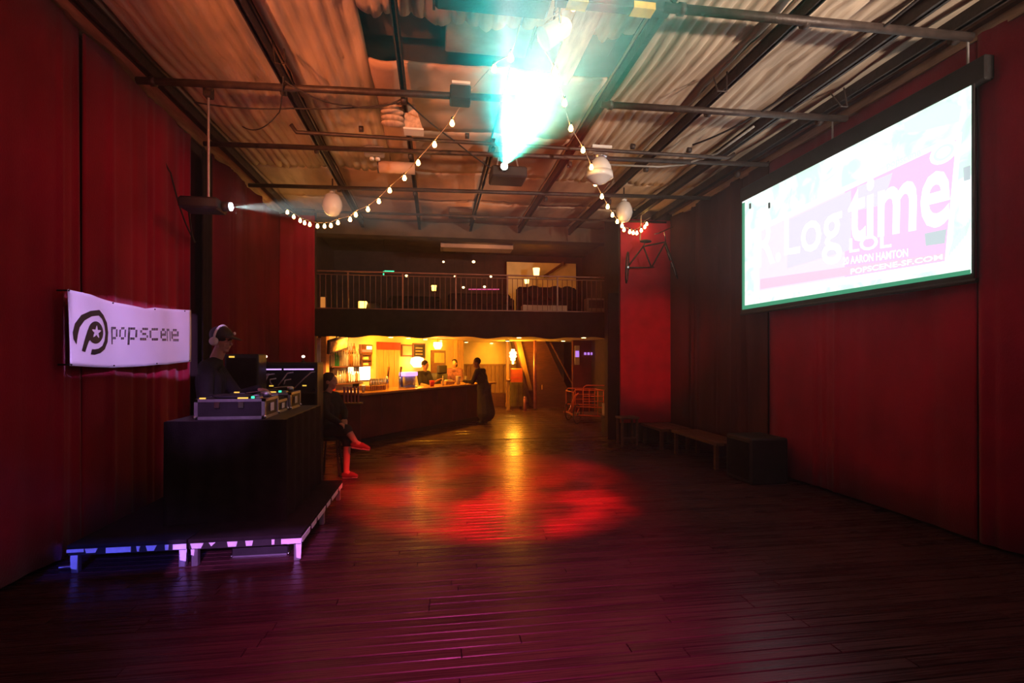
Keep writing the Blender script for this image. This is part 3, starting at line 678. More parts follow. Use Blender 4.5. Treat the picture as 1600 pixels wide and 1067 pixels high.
# ------------------------------------------------------------------ riser
RZ = .23
def deck(x0, x1, label, tapes):
    t = thing('stage_deck', label, 'stage deck', (x0, 4.5, 0), 0, 'riser decks under the booth'); W = x1 - x0; D = 1.93
    MB().bbox(.004, W - .004, 0, D, RZ - .03, RZ, .005).build('deck_board', M['blackcloth'], t)
    fr = MB(); fr.box(.01, W - .01, .01, .05, RZ - .085, RZ - .03); fr.box(.01, W - .01, D - .05, D - .01, RZ - .085, RZ - .03); fr.box(.01, .05, .05, D - .05, RZ - .085, RZ - .03); fr.box(W - .05, W - .01, .05, D - .05, RZ - .085, RZ - .03)
    fr.build('frame', M['black'], t)
    for lx in (.02, W - .07):
        for ly in (.02, D / 2, D - .07): MB().bbox(lx, lx + .05, ly, ly + .05, 0, RZ - .085, .005).build('leg', M['alu'] if ly < .1 or lx > .3 else M['black'], t)
    for k in tapes: 
        (MB().add(*k)).build('tape_strip', M['tape'], t)
    return t
def ftape(u0, u1, sk=.0, z0=RZ - .078, z1=RZ - .036):   # torn strip along the front face
    y0 = .004; v = [(u0, y0, z1), (u1, y0, z1), (u1 - sk, y0, z0), (u0 + sk * .6, y0, z0), (u0, y0 + .006, z1), (u1, y0 + .006, z1), (u1 - sk, y0 + .006, z0), (u0 + sk * .6, y0 + .006, z0)]
    return v, [(0, 1, 2, 3), (7, 6, 5, 4), (0, 4, 5, 1), (1, 5, 6, 2), (2, 6, 7, 3), (3, 7, 4, 0)]
def ltape(u0, u1, z0, z1):
    v = [(u0, .012, z1), (u1, .012, z1), (u1 - .006, .012, z0), (u0 + .004, .012, z0 + .012)]; v += [(a, .018, c) for a, _, c in v]
    return v, [(0, 1, 2, 3), (7, 6, 5, 4), (0, 4, 5, 1), (1, 5, 6, 2), (2, 6, 7, 3), (3, 7, 4, 0)]
def stape(W, v0, v1, z0=RZ - .075, z1=RZ - .03):
    x = W - .006; v = [(x, v0, z1), (x, v1, z1), (x, v1 - .02, z0), (x, v0 + .03, z0)]; v += [(x - .003, b_, c) for _, b_, c in v]
    v = [(W + .001 if i < 4 else W - .004, b_, c) for i, (_, b_, c) in enumerate(v)]
    return v, [(0, 1, 2, 3), (7, 6, 5, 4), (0, 4, 5, 1), (1, 5, 6, 2), (2, 6, 7, 3), (3, 7, 4, 0)]
deck(-2.87, -1.995, 'left riser deck with blue-lit torn tape on its front edge',
     [ftape(.0, .12, .0, RZ - .06), ftape(.13, .22, .015, RZ - .07), ftape(.28, .46, .0), ftape(.50, .53, .01), ftape(.57, .65, .02), ftape(.71, .74, .005), ftape(.77, .87, .0),
      ltape(.02, .075, .03, RZ - .06), ltape(.815, .87, .05, RZ - .08)])
W = .885
deck(-1.99, -1.99 + W, 'right riser deck with lilac-lit torn tape on its front and side edge',
     [ftape(.02, .12, .02), ftape(.16, .21, .03, RZ - .065), ftape(.30, .38, .012), ftape(.44, .50, .01), ftape(.645, .668, .002), ftape(.72, .88, .0),
      ltape(.835, .88, .02, RZ - .08), ltape(.02, .05, RZ - .14, RZ - .08)] + [stape(W, a, b_) for a, b_ in ((.0, .30), (.34, .55), (.58, .95), (1.0, 1.2), (1.26, 1.62), (1.66, 1.9))])
for ly in (.96, 1.86):
    pass
t = thing('floor_case', 'low black flight case stored under the right riser deck', 'case', (-1.72, 4.68, .0))
MB().bbox(0, .46, 0, .4, .0, .10, .01).build('case_body', M['black'], t)
MB().box(-.003, .463, -.004, .0, .0, .012).build('edge_rail', M['alu'], t)
for x in (.0, .46): MB().ell((x, .0, .012), .014).build('case_corner', M['chrome'], t, True)
cable([at(92, 887, Z=.02), at(100, 886, Z=.02), at(112, 885, Z=.02)], .012, 'blue-lit cable end on the floor left of the riser', 'alu')

# ------------------------------------------------------------------ DJ booth
TZ = 1.145
t = thing('dj_table', 'tall table draped in black cloth on the riser', 'table', (-2.36, 4.92, RZ))
MB().bbox(0, 1.0, 0, 1.46, TZ - RZ - .03, TZ - RZ, .01).build('tabletop', M['black'], t)
def skirt(pts, z0, z1, amp, n):
    vs = []; fs = []
    P = []
    for a, c in zip(pts[:-1], pts[1:]):
        a = Vector(a); c = Vector(c)
        for k in range(n): P.append((a.lerp(c, k / n), (c - a).normalized()))
    P.append((Vector(pts[-1]), (Vector(pts[-1]) - Vector(pts[-2])).normalized()))
    m_ = len(P)
    for lay in (0, 1):
        for zi in range(5):
            for i, (p, d_) in enumerate(P):
                nn = Vector((d_.y, -d_.x)); q = p + nn * (amp * (1 - zi / 4 * .7) * math.sin(i * 1.25) + lay * .01); vs.append((q.x, q.y, z0 + (z1 - z0) * zi / 4))
    for lay in (0, 1):
        for zi in range(4):
            for i in range(m_ - 1):
                q = lay * 5 * m_ + zi * m_ + i; fs.append((q, q + 1, q + m_ + 1, q + m_))
    return MB().add(vs, fs)
skirt([(0, 1.46), (0, 0), (1.0, 0), (1.0, 1.46)], 0, TZ - RZ - .005, .018, 26).build('skirt', M['blackcloth'], t, True)
for x in (.06, .94):
    for y in (.06, 1.4): MB().box(x - .02, x + .02, y - .02, y + .02, 0, TZ - RZ - .03).build('leg', M['steel'], t)

def flight_case(loc, w, d, h, label, cat='turntable', deck_kind='turntable'):
    t = thing('turntable_case' if deck_kind == 'turntable' else 'mixer_case', label, cat, loc)
    MB().box(.008, w - .008, .008, d - .008, .004, h - .004).build('case_body', M['black'], t)
    for (a0, a1, b0, b1) in ((0, w, 0, .006), (0, w, d - .006, d), (0, .006, 0, d), (w - .006, w, 0, d)):
        for z0, z1 in ((0, .026), (h - .026, h)):
            MB().box(a0, a1, b0, b1, z0, z1).build('edge_rail', M['alu'], t)
    for x in (0, w - .03):
        for y in (0, d - .03): MB().box(x, x + .03, y, y + .03, .0, h).build('corner_post', M['alu'], t)
    for x in (.004, w - .004):
        for y in (.004, d - .004): MB().ell((x, y, .02), .018, u=10, v=8).build('corner_ball', M['chrome'], t, True)
    for x in (w * .28, w * .62): MB().bbox(x, x + .05, -.012, .002, h * .55, h * .85, .004).build('latch', M['chrome'], t)
    MB().box(w, w + .003, d * .38, d * .62, h * .3, h * .72).build('sticker', M['white'], t)
    if deck_kind == 'turntable':
        pl = MB().lathe([(.15, h), (.165, h + .008), (.165, h + .022), (.155, h + .026), (.01, h + .026), (.008, h + .04)], 28, (w * .42, d * .5, 0)).build('platter', M['rubber'], t, True)
        arm = MB().tube([(w * .86, d * .75, h + .05), (w * .84, d * .45, h + .055), (w * .66, d * .3, h + .045)], .007, 6).build('tonearm', M['chrome'], t)
        MB().lathe([(.035, h), (.035, h + .04), (.02, h + .05)], 14, (w * .86, d * .75, 0)).build('arm_base', M['alu'], t, True)
        MB().box(w * .84, w * .9, d * .12, d * .34, h, h + .012).build('pitch_slider', M['alu'], t)
        MB().box(w * .06, w * .14, d * .05, d * .09, h, h + .012).build('power_light', M['yellow_led'], t)
        MB().box(w * .60, w * .74, d * .04, d * .09, h, h + .012).build('display', M['yellow_led'], t)
        MB().box(w * .78, w * .82, d * .1, d * .14, h, h + .02).build('green_light', M['green_led'], t)
    else:
        MB().box(.03, w - .03, .03, d - .03, h - .004, h + .02).build('mixer_plate', M['black'], t)
        for k in range(4):
            for j in range(5): MB().lathe([(.012, h + .02), (.01, h + .045)], 8, (w * (.2 + .2 * k), d * (.3 + .14 * j), 0)).build('knob', M['alu'], t)
        MB().box(w * .3, w * .5, d * .1, d * .16, h + .018, h + .03).build('display', M['yellow_led'], t)
    return t
x0 = at(303, 640, Y=5.0).x; x1 = at(414, 640, Y=5.0).x
flight_case((x0, 5.0, TZ), x1 - x0, .42, .185, 'turntable in a black and silver flight case nearest the camera')
flight_case((x1 - .50, 5.46, TZ), .48, .36, .13, 'black mixer in a silver edged case between the two turntables', 'mixer', 'mixer')
flight_case((x1 - .62, 5.85, TZ), .62, .42, .185, 'second turntable in a silver edged flight case behind the mixer')
MB_ = MB().bbox(0, .05, 0, .02, 0, .10, .004); o = MB_.build('paper_cup_sleeve', M['white']); o.location = at(434, 640, Y=5.86) - Vector((0, .0, .02)); 
bpy.data.objects.remove(o)
# monitor and equipment rack behind
a = at(350, 573, Y=6.6); c = at(404, 553, Y=6.6)
t = thing('monitor_speaker', 'black monitor speaker box behind the performer', 'speaker', (a.x, 6.6, 0))
MB().bbox(0, c.x - a.x, 0, .3, 1.2, c.z, .012).build('cabinet', M['black'], t); MB().box(.03, c.x - a.x - .03, -.008, .0, 1.23, c.z - .05).build('grille', M['blackcloth'], t)
MB().box(.06, .12, -.014, -.006, c.z - .045, c.z - .025).build('indicator', M['yellow_led'], t)
MB().tube([(.2, .15, 0), (.2, .15, 1.2)], .025, 8).build('stand', M['black'], t); MB().lathe([(.2, 0), (.2, .015), (.03, .03)], 16, (.2, .15, 0)).build('base', M['black'], t)
a = at(378, 612, Y=7.0); c = at(496, 566, Y=7.0); Wd = c.x - a.x
t = thing('equipment_rack', 'black open equipment rack with cables and a violet strip', 'rack', (a.x, 7.0, 0))
MB().bbox(0, Wd, .3, .36, 0, c.z, .006).build('back_panel', M['black'], t); MB().bbox(0, Wd, 0, .36, c.z - .03, c.z, .006).build('top', M['black'], t)
for x in (0, Wd - .03): MB().box(x, x + .03, 0, .3, 0, c.z - .03).build('side_panel', M['black'], t)
zs = at(440, 612, Y=7.0).z; MB().box(.03, Wd - .03, 0, .3, zs - .03, zs).build('shelf', M['black'], t)
zv = at(440, 577, Y=7.0).z
for u0, u1 in ((.22, .52), (.55, .95)): MB().box(Wd * u0, Wd * u1, -.006, .0, zv - .008, zv + .008).build('violet_strip', M['violet_led'], t)
cb = mat('pale_cable', (.5, .42, .45), .5)
for k, (u, h0, h1, du) in enumerate(((.06, .05, .22, .02), (.12, .06, .22, .05), (.22, .0, .22, .06), (.25, .02, .22, .08), (.28, .0, .22, .07), (.40, .10, .16, -.03), (.48, .08, .24, .12), (.55, .1, .15, .02), (.70, .05, .25, .22))):
    MB().tube([(Wd * u, -.02, zs + h0), (Wd * (u + du * .6), -.03, zs + h1 * .7), (Wd * (u + du), -.01, zs + h1), (Wd * (u + du + .06), .05, zs + h1 + .01)], .008, 6).build('patch_cable', cb, t, True)
for u in (.36, .80): MB().box(Wd * u, Wd * u + .05, -.012, -.002, zs + .07, zs + .085).build('indicator', M['green_led'] if u < .2 else M['yellow_led'], t)
for px, lab in ((415, 'small glowing clip lamp on the rack nearer the performer'), (474, 'small glowing clip lamp on the rack nearer the bar')):
    p = at(px, 557, Y=7.1); t = thing('clip_lamp', lab, 'lamp', (p.x, 7.1, c.z), 0, 'clip lamps on the rack')
    MB().tube([(0, 0, 0), (0, .0, p.z - c.z)], .008, 6).build('stem', M['black'], t); MB().ell((0, 0, p.z - c.z), (.022, .022, .018)).build('bulb', M['white_led'], t, True); MB().lathe([(.03, -.002), (.03, .01)], 10).build('clip', M['black'], t)

# ------------------------------------------------------------------ people
def remesh(o, vox, it=4):
    m = o.modifiers.new('r', 'REMESH'); m.mode = 'VOXEL'; m.voxel_size = vox; m.use_smooth_shade = True
    s_ = o.modifiers.new('s', 'SMOOTH'); s_.iterations = it; s_.factor = .5
    return o
def add_hand(mb, wr, fwd, pn, side, curl=.35, k=1.0):
    """palm and five fingers; side is the direction of the thumb across the palm"""
    fwd = Vector(fwd).normalized(); pn = Vector(pn); pn = (pn - fwd * pn.dot(fwd)).normalized(); sd = fwd.cross(pn).normalized()
    if sd.dot(Vector(side)) < 0: sd = -sd
    wr = Vector(wr)
    for off, ln, fl in ((.030, .080, .072), (.010, .086, .080), (-.010, .083, .075), (-.028, .074, .058)):
        b0 = wr + sd * off * .55 * k + fwd * .01; kn = wr + (fwd * ln + sd * off) * k
        mb.cap(b0, .015 * k, kn, .0115 * k)
        d1 = (fwd * math.cos(curl) + pn * math.sin(curl)); d2 = (fwd * math.cos(curl * 2.3) + pn * math.sin(curl * 2.3))
        m1 = kn + d1 * fl * .5 * k + sd * off * .12; m2 = m1 + d2 * fl * .5 * k
        mb.cap(kn, .010 * k, m1, .0088 * k, 10); mb.cap(m1, .0088 * k, m2, .0072 * k, 10)
    t0 = wr + (sd * .022 + fwd * .02) * k; t1 = t0 + (sd * .032 + fwd * .030 + pn * .012) * k; t2 = t1 + (sd * .012 + fwd * .032 + pn * .010) * k
    mb.cap(t0, .014 * k, t1, .011 * k); mb.cap(t1, .0105 * k, t2, .008 * k)
def add_head(mb, c, face, k=1.0):
    c = Vector(c); f = Vector(face).normalized(); s_ = f.cross(Vector((0, 0, 1))).normalized(); u = s_.cross(f).normalized()
    Mx = Matrix((f, s_, u)).transposed()
    def P(x, y, z): return c + (f * x + s_ * y + u * z) * k
    mb.ell(P(-.008, 0, .03), (.098 * k, .077 * k, .095 * k), Mx); mb.ell(P(.022, 0, -.03), (.072 * k, .062 * k, .085 * k), Mx)
    mb.ell(P(.052, 0, -.085), (.033 * k, .035 * k, .026 * k), Mx)                 # chin
    mb.cap(P(.086, 0, .016), .009 * k, P(.108, 0, -.022), .013 * k)                # nose
    for e in (-1, 1):
        mb.ell(P(.078, e * .032, .03), (.018 * k, .026 * k, .010 * k), Mx)           # brow
        mb.ell(P(.074, e * .033, .006), (.012 * k, .014 * k, .009 * k), Mx)          # eye
        mb.ell(P(.062, e * .042, -.028), (.022 * k, .020 * k, .020 * k), Mx)         # cheek
        mb.ell(P(-.012, e * .078, -.005), (.024 * k, .010 * k, .033 * k), Mx)        # ear
    mb.ell(P(.084, 0, -.050), (.013 * k, .024 * k, .007 * k), Mx); mb.ell(P(.082, 0, -.062), (.012 * k, .021 * k, .008 * k), Mx)   # lips
    return P, Mx
def person(label, J, face, skin='skin', shirt='shirt', pants='denim', shoes='rubber', sleeve=1, bare=False, skirt_to=None, vox=.009, curl=.35, k=1., name='person', hair=1):
    base = (Vector(J['anL']) + Vector(J['anR'])) / 2
    t = thing(name, label, 'person', (0, 0, 0))
    V = {a: Vector(b_) for a, b_ in J.items()}
    B = MB(); S = MB(); T = MB(); H = MB()
    P, Mx = add_head(B, V['head'], face, k)
    B.cap(V['head'] + Vector((0, 0, -.06)) * k, .056 * k, V['neck'], .058 * k)
    sh = (V['shL'] + V['shR']) / 2; ax = (V['shL'] - V['shR']).normalized(); pe = V['pelvis']
    for tgt, g in ((B, 0.), (S, .014)):
        g += .0
        for e, a in ((1, 'L'), (-1, 'R')):
            m_ = sh.lerp(pe, .35) + ax * e * .085 * k; w_ = sh.lerp(pe, .75) + ax * e * .07 * k; h_ = pe + ax * e * .085 * k
            tgt.cap(V['sh' + a] - ax * e * .045 + Vector((0, 0, -.02)), .062 + g, m_, .105 * k + g); tgt.cap(m_, .105 * k + g, w_, .092 * k + g); tgt.cap(w_, .092 * k + g, h_, .108 * k + g)
            tgt.cap(V['neck'] + Vector((0, 0, -.04)), .055 + g, V['sh' + a], .060 * k + g)
            tgt.cap(V['sh' + a], .058 * k + g, V['el' + a], .043 * k + g * (1 if tgt is B or sleeve else .8))
            if tgt is B or sleeve: tgt.cap(V['el' + a], .042 * k + g, V['wr' + a], .028 * k + g)
    for a in 'LR':
        fw = V['wr' + a] - V['el' + a] if 'hd' + a not in V else V['hd' + a]
        add_hand(B, V['wr' + a], fw, J.get('pn' + a, (0, 0, -1)), J.get('ts' + a, (0, 0, 1)), curl, k)
        for tgt, g in ((B, 0.), (T, .013)):
            tgt.cap(V['hip' + a], .098 * k + g, V['kn' + a], .060 * k + g)
            if tgt is B or not bare: tgt.cap(V['kn' + a], .058 * k + g, V['an' + a], .040 * k + g * 1.6)
            elif bare: tgt.cap(V['kn' + a], .06 * k + g, V['kn' + a].lerp(V['an' + a], .12), .056 * k + g)
        toe = V['to' + a]; an = V['an' + a]; d_ = (toe - an); heel = an - Vector((d_.x, d_.y, 0)).normalized() * .035 + Vector((0, 0, -.045))
        B.cap(an, .036 * k, toe, .026 * k)
        sh_ = MB().cap(heel, .036 * k, an.lerp(toe, .55) + Vector((0, 0, -.012)), .040 * k); sh_.cap(an.lerp(toe, .5), .040 * k, toe, .030 * k); sh_.cap(heel + Vector((0, 0, .01)), .037 * k, an + Vector((0, 0, -.01)), .042 * k)
        so = remesh(sh_.build('shoe', M[shoes], t, True), .009, 3)
        if shoes == 'shoe':
            h2 = heel + (toe - heel).normalized() * .0 + Vector((0, 0, -.02)); dz = Vector((0, 0, -.022))
            if a == 'L': MB().cap(heel + dz, .028, toe + dz * .6, .024).build('shoe_sole', M['sole'], so, True)
            else: MB().cap(heel + dz, .028, toe + dz * .6, .024).build('shoe_sole', M['sole'], so, True)
    T.cap(pe + ax * .08, .115 * k, pe - ax * .08, .115 * k)
    B.cap(pe + ax * .08, .1 * k, pe - ax * .08, .1 * k)
    if skirt_to:
        n = 12
        T.cap(pe, .17, Vector(skirt_to), .24); T.cap(pe + Vector((0, 0, .1)), .14, pe, .19)
    remesh(B.build('body', M[skin], t, True), vox, 2)
    remesh(S.build('shirt', M[shirt], t, True), .014, 4); remesh(T.build('trousers' if not skirt_to else 'long_skirt', M[pants], t, True), .014, 4)
    if hair:
        H.ell(P(-.02, 0, .045), (.098 * k, .088 * k, .098 * k), Mx)
        if hair == 2: H.ell(P(-.05, 0, -.02), (.075 * k, .088 * k, .13 * k), Mx)
        hv = []
        remesh(H.build('hair', M['hair'], t, True), .012, 2)
    return t, P, Mx
# --- performer in cap and headphones, facing right over the turntables
hc = at(346, 532, Y=5.78)
nk = at(338, 560, Y=5.78)
J = dict(head=hc, neck=nk, shR=at(322, 574, Y=5.60), shL=at(336, 572, Y=5.98), pelvis=(nk.x - .06, 5.8, 1.20),
         elR=at(322, 626, Y=5.48), elL=at(372, 618, Y=6.02), hipR=(nk.x - .06, 5.70, 1.16), hipL=(nk.x - .06, 5.90, 1.16),
         knR=(nk.x - .02, 5.68, .73), knL=(nk.x + .0, 5.92, .73), anR=(nk.x - .06, 5.66, .32), anL=(nk.x - .06, 5.94, .32), toR=(nk.x + .10, 5.64, .265), toL=(nk.x + .10, 5.95, .265))
J['wrR'] = at(358, 621, Y=5.30); J['wrL'] = at(403, 607, Y=5.78)
J['hdR'] = (.9, -.25, -.12); J['hdL'] = (.95, -.15, -.22); J['pnR'] = (0, 0, -1); J['pnL'] = (0, 0, -1); J['tsR'] = (0, 1, 0); J['tsL'] = (0, -1, 0)
t, P, Mx = person('person in black cap and white headphones working the turntables', J, (.97, -.22, -.16), vox=.006, curl=.30, k=1.08, hair=1)
k = 1.08
cap_ = MB(); cap_.ell(P(-.01, 0, .052), (.112 * k, .092 * k, .092 * k), Mx); cp = remesh(cap_.build('cap', M['black'], t, True), .01, 2)
br = MB(); vs = []
for lay in (0, 1):
    for i in range(9):
        q = -1.15 + 2.3 * i / 8
        for rr in (.085, .215): vs.append(P(rr * math.cos(q) * (1 if rr < .1 else .95) , (.085 if rr < .1 else .085) * math.sin(q), .062 - (.03 if rr > .1 else 0) * math.cos(q) + .004 * lay - .014 * math.sin(q) ** 2))
fs = []
for i in range(8):
    q = i * 2; fs.append((q, q + 1, q + 3, q + 2)); q += 18; fs.append((q + 2, q + 3, q + 1, q))
for i in range(8): fs.append((i * 2 + 1, i * 2 + 19, i * 2 + 21, i * 2 + 3))
br.add(vs, fs).build('cap_brim', M['black'], cp, True)
MB().ell(P(.085, -.055, .085), (.014, .014, .018)).build('cap_badge', M['white'], cp, True)
hp = MB().tube([P(-.005 , .1 * math.sin(a) * 1.0 * k, .03 + .118 * math.cos(a)) for a in [R(-95 + 190 * i / 14) for i in range(15)]], .011, 8).build('headphones', M['white'], t, True)
for e in (-1, 1):
    cu = MB().lathe([(.02, -.02), (.043, -.018), (.046, .0), (.040, .016), (.02, .022), (.012, .016)], 18)
    f_ = (P(0, e, 0) - P(0, 0, 0)).normalized(); Q = f_.to_track_quat('Z', 'Y').to_matrix().to_4x4(); Q.translation = P(-.012, e * .098, -.012); cu.xf(Q).build('ear_cup', M['white'], hp, True)
# --- seated person beside the booth, legs crossed
sx, sy = -1.50, 7.78
t2 = thing('bar_stool', 'low black stool under the seated person beside the booth', 'stool', (sx, sy, 0))
MB().lathe([(.17, .52), (.18, .54), (.18, .57), (.16, .58)], 20).build('seat', M['black'], t2, True)
for q in range(4): MB().tube([(.13 * math.cos(q * 1.571 + .78), .13 * math.sin(q * 1.571 + .78), .53), (.19 * math.cos(q * 1.571 + .78), .19 * math.sin(q * 1.571 + .78), 0)], .014, 8).build('leg', M['steel'], t2)
an1 = at(541, 727, Y=7.5); an2 = at(553, 694, Y=7.42)
J = dict(head=(sx - .02, sy, 1.36), neck=(sx - .05, sy, 1.20), shL=(sx + .02, sy + .17, 1.14), shR=(sx - .10, sy - .16, 1.14), pelvis=(sx - .04, sy, .69), hipL=(sx + .04, sy + .07, .68), hipR=(sx - .04, sy - .08, .68),
         elL=(sx + .16, sy + .16, .90), elR=(sx - .02, sy - .24, .90), wrL=(sx + .2, sy - .06, .82), wrR=(sx + .16, sy - .30, .80),
         knR=(sx + .27, sy - .30, .70), anR=(an2.x + .02, an2.y, an2.z + .03), toR=(an2.x + .20, an2.y - .03, an2.z - .055), knL=(sx + .26, sy - .22, .54), anL=(an1.x, an1.y, .09), toL=(an1.x + .14, an1.y - .03, .045))
person('person in dark clothes seated with crossed bare legs beside the booth', J, (1, -.1, -.05), shoes='shoe', bare=True, hair=2)
# ------------------------------------------------------------------ balcony
BY = 11.0
struct(MB().box(-2.44, 4.3, BY, BY + .2, 2.24, 2.70).build('wall_fascia', M['blackcloth']))
struct(MB().box(XL, XR, BY + .2, 21.6, 2.29, 2.66).build('ceiling_bar', M['ywall']))
struct(MB().box(XL, XR, 11.6, 12.0, 4.42, 4.80).build('wall_header', M['void']))
struct(MB().box(XL, XR, 17.0, 17.2, 2.66, 5.2).build('wall_loft', M['wall']))
vs = []; n = 90
for lay in (0, 1):
    for j in range(3):
        for i in range(n + 1):
            x = -2.46 + 6.7 * i / n; zb_ = 2.155 + .018 * math.sin(x * 4.3) + .012 * math.sin(x * 9.1 + 1); z = [zb_, 2.4, 2.72][j]
            vs.append((x, BY - .03 - .02 * math.sin(x * 14 + math.sin(x * 3)) * (1 - j * .4) + lay * .008, z))
fs = []
for lay in (0, 1):
    for j in range(2):
        for i in range(n):
            q = lay * 3 * (n + 1) + j * (n + 1) + i; fs.append((q, q + 1, q + n + 2, q + n + 1))
tag(MB().add(vs, fs).build('valance', M['blackcloth'], None, True), 'black cloth valance with wavy hem along the balcony edge above the bar', 'valance')
t = thing('balcony_railing', 'thin metal railing with upright bars along the balcony edge', 'railing', (0, BY + .08, 2.70))
rm = mat('reddish_steel', (.20, .085, .06), .45, .4)
MB().bbox(-2.42, 4.05, -.02, .02, .80, .83, .006).build('top_rail', rm, t); MB().bbox(-2.42, 4.05, -.015, .015, .03, .055, .005).build('bottom_rail', rm, t); MB().bbox(-2.42, 4.05, -.012, .012, .74, .755, .004).build('mid_rail', rm, t)
bal = None
x = -2.36; i = 0
while x < 4.05:
    if i % 10 == 5: MB().bbox(x - .016, x + .016, -.016, .016, -.02, .80, .004).build('post', rm, t)
    else:
        if bal is None: bo = MB().tube([(0, 0, .04), (0, 0, .745)], .0075, 6).build('baluster', rm, t); bal = bo.data; bo.location = (x, 0, 0)
        else: put('baluster', bal, t, (x, 0, 0))
    x += .112; i += 1
# loft furniture and lights
def loft(px, py, Y): return at(px, py, Y=Y)
def floor_lamp(px, ptop, pbot, Y, label, m='shade', zf=2.66, wpx=12):
    a = loft(px, ptop, Y); c = loft(px, pbot, Y); r = wpx / 2 / 800 * Y; h = a.z - c.z
    t = thing('table_lamp', label, 'lamp', (a.x, Y, c.z))
    MB().lathe([(r * .75, 0), (r, h), (r * .95, h), (r * .6, .01)], 18).build('shade', M[m], t, True)
    MB().tube([(0, 0, .02), (0, 0, zf - c.z + .02)], .012, 8).build('stem', M['black'], t); MB().lathe([(.1, zf - c.z), (.1, zf - c.z + .02), (.02, zf - c.z + .04)], 14).build('base', M['black'], t)
    light('loft_lamp', 'POINT', (a.x, Y - .0, a.z + .12), 10, WARM, radius=.06)
floor_lamp(838, 419, 431, 15.2, 'bright floor lamp with white shade at the back of the balcony', wpx=11)
floor_lamp(823, 436, 443, 14.2, 'smaller glowing lamp left of the bright balcony lamp', wpx=8)
floor_lamp(678, 446, 454, 14.6, 'small yellow lamp behind the railing at the centre of the balcony', wpx=8, m='candle')
t = thing('candle_box', 'glowing lantern box at the left end of the balcony', 'lantern', (loft(567, 480, 12.2).x, 12.2, 2.66))
zt = loft(567, 471, 12.2).z - 2.66
MB().bbox(-.18, .18, -.15, .15, 0, zt - .2, .01).build('plinth', M['black'], t); MB().bbox(-.09, .09, -.07, .07, zt - .2, zt, .01).build('lantern_glass', M['candle'], t)
MB().ell((.22, 0, zt - .16), (.2, .1, .14)).build('cushion', M['black'], t, True)
light('lantern_light', 'POINT', (loft(567, 480, 12.2).x, 11.9, 2.66 + zt), 3, WARM, radius=.06)
k = 0
for px, py, Y, r in ((693, 409, 13.6, .028), (740, 409, 13.6, .04), (711, 432, 15.5, .035), (767, 432, 15.5, .035), (635, 431, 15.0, .04), (724, 449, 16.3, .04), (757, 448, 16.3, .04), (770, 366, 12.3, .02)):
    p = loft(px, py, Y); o = thing('pendant_bulb', ['small bare bulb hanging high left of the balcony centre', 'brightest bare bulb hanging high at the balcony centre', 'flat spot bulb low behind the railing, left of centre', 'flat spot bulb low behind the railing, right of centre', 'white bulb beside the green light on the balcony', 'low bulb left of the pink strip light', 'low bulb above the pink strip light', 'tiny bulb high up before the pale boxed duct'][k], 'bulb', p, 0, 'bulbs on the balcony'); k += 1
    MB().ell((0, 0, 0), (r, r, r * .8), u=10, v=8).build('bulb', M['down'], o, True); MB().tube([(0, 0, r * .5), (0, 0, max(.05, 5.15 - p.z))], .006, 6).build('wire', M['black'], o)
o = MB().tube([loft(732, 452, 16.99), loft(780, 452, 16.99)], .02, 6).build('strip_light', glow('pink_strip', (.8, .12, .35), .7)); tag(o, 'dim pink strip light at the back of the balcony', 'light')
t = thing('green_sign', 'small green lit sign at the left back of the balcony', 'sign', loft(610, 424, 14.5))
MB().box(-.16, .10, 0, .03, -.015, .02).build('arrow', M['green_led'], t); MB().box(-.2, -.17, 0, .03, -.12, .0).build('bar', M['green_led'], t); MB().tube([(-.18, .015, .0), (-.18, .015, 5.15 - loft(610, 424, 14.5).z)], .006, 6).build('rod', M['black'], t)
for px0, px1, py0, py1, Y, lab in ((606, 690, 462, 492, 13.2, 'dark low sofa behind the left part of the railing'), (700, 800, 458, 492, 13.0, 'long dark sofa behind the middle of the railing'), (810, 905, 448, 486, 12.8, 'tall dark sofa heaped with cushions behind the right railing')):
    a = loft(px0, py1, Y); c = loft(px1, py0, Y); wd = c.x - a.x; hh = c.z - 2.66
    t = thing('sofa', lab, 'sofa', (a.x, Y, 2.665), 0, 'sofas on the balcony')
    MB().bbox(0, wd, -.4, .4, .1, hh * .55, .05).build('seat', M['blackcloth'], t, True); MB().bbox(.0, wd, .2, .45, hh * .4, hh, .06).build('backrest', M['blackcloth'], t, True)
    for x in (0, wd - .16): MB().bbox(x, x + .16, -.4, .3, .1, hh * .75, .05).build('armrest', M['blackcloth'], t, True)
    for x in (.06, wd - .12):
        for y in (-.35, .35): MB().box(x, x + .06, y - .03, y + .03, 0, .1).build('leg', M['darkwood'], t)
    if px0 == 810:
        for u, rz_ in ((.25, .2), (.6, -.3), (.8, .2)): MB().ell((wd * u, .0, hh * .8), (.22, .12, .18)).build('cushion', M['blackcloth'], t, True)
a = loft(816, 492, 11.6); c = loft(885, 478, 11.6)
t = thing('low_box', 'pale low box standing just behind the right railing', 'box', (a.x, 11.5, 2.66)); MB().bbox(0, c.x - a.x, 0, .3, 0, c.z - 2.66, .01).build('crate', M['ply'], t); MB().box(0, .06, -.02, .0, 0, c.z - 2.66).build('end_post', M['pale'], t)
a = loft(918, 492, 11.7); c = loft(945, 466, 11.7)
t = thing('low_cabinet', 'brown cabinet at the right end of the balcony', 'cabinet', (a.x, 11.7, 2.66)); MB().bbox(0, c.x - a.x, 0, .3, 0, c.z - 2.66, .01).build('carcass', M['ply'], t); MB().box(.03, c.x - a.x - .03, -.012, .0, (c.z - 2.66) * .5, (c.z - 2.66) * .9).build('door', M['darkwood'], t)
a = loft(690, 386, 12.6); c = loft(802, 366, 12.6)
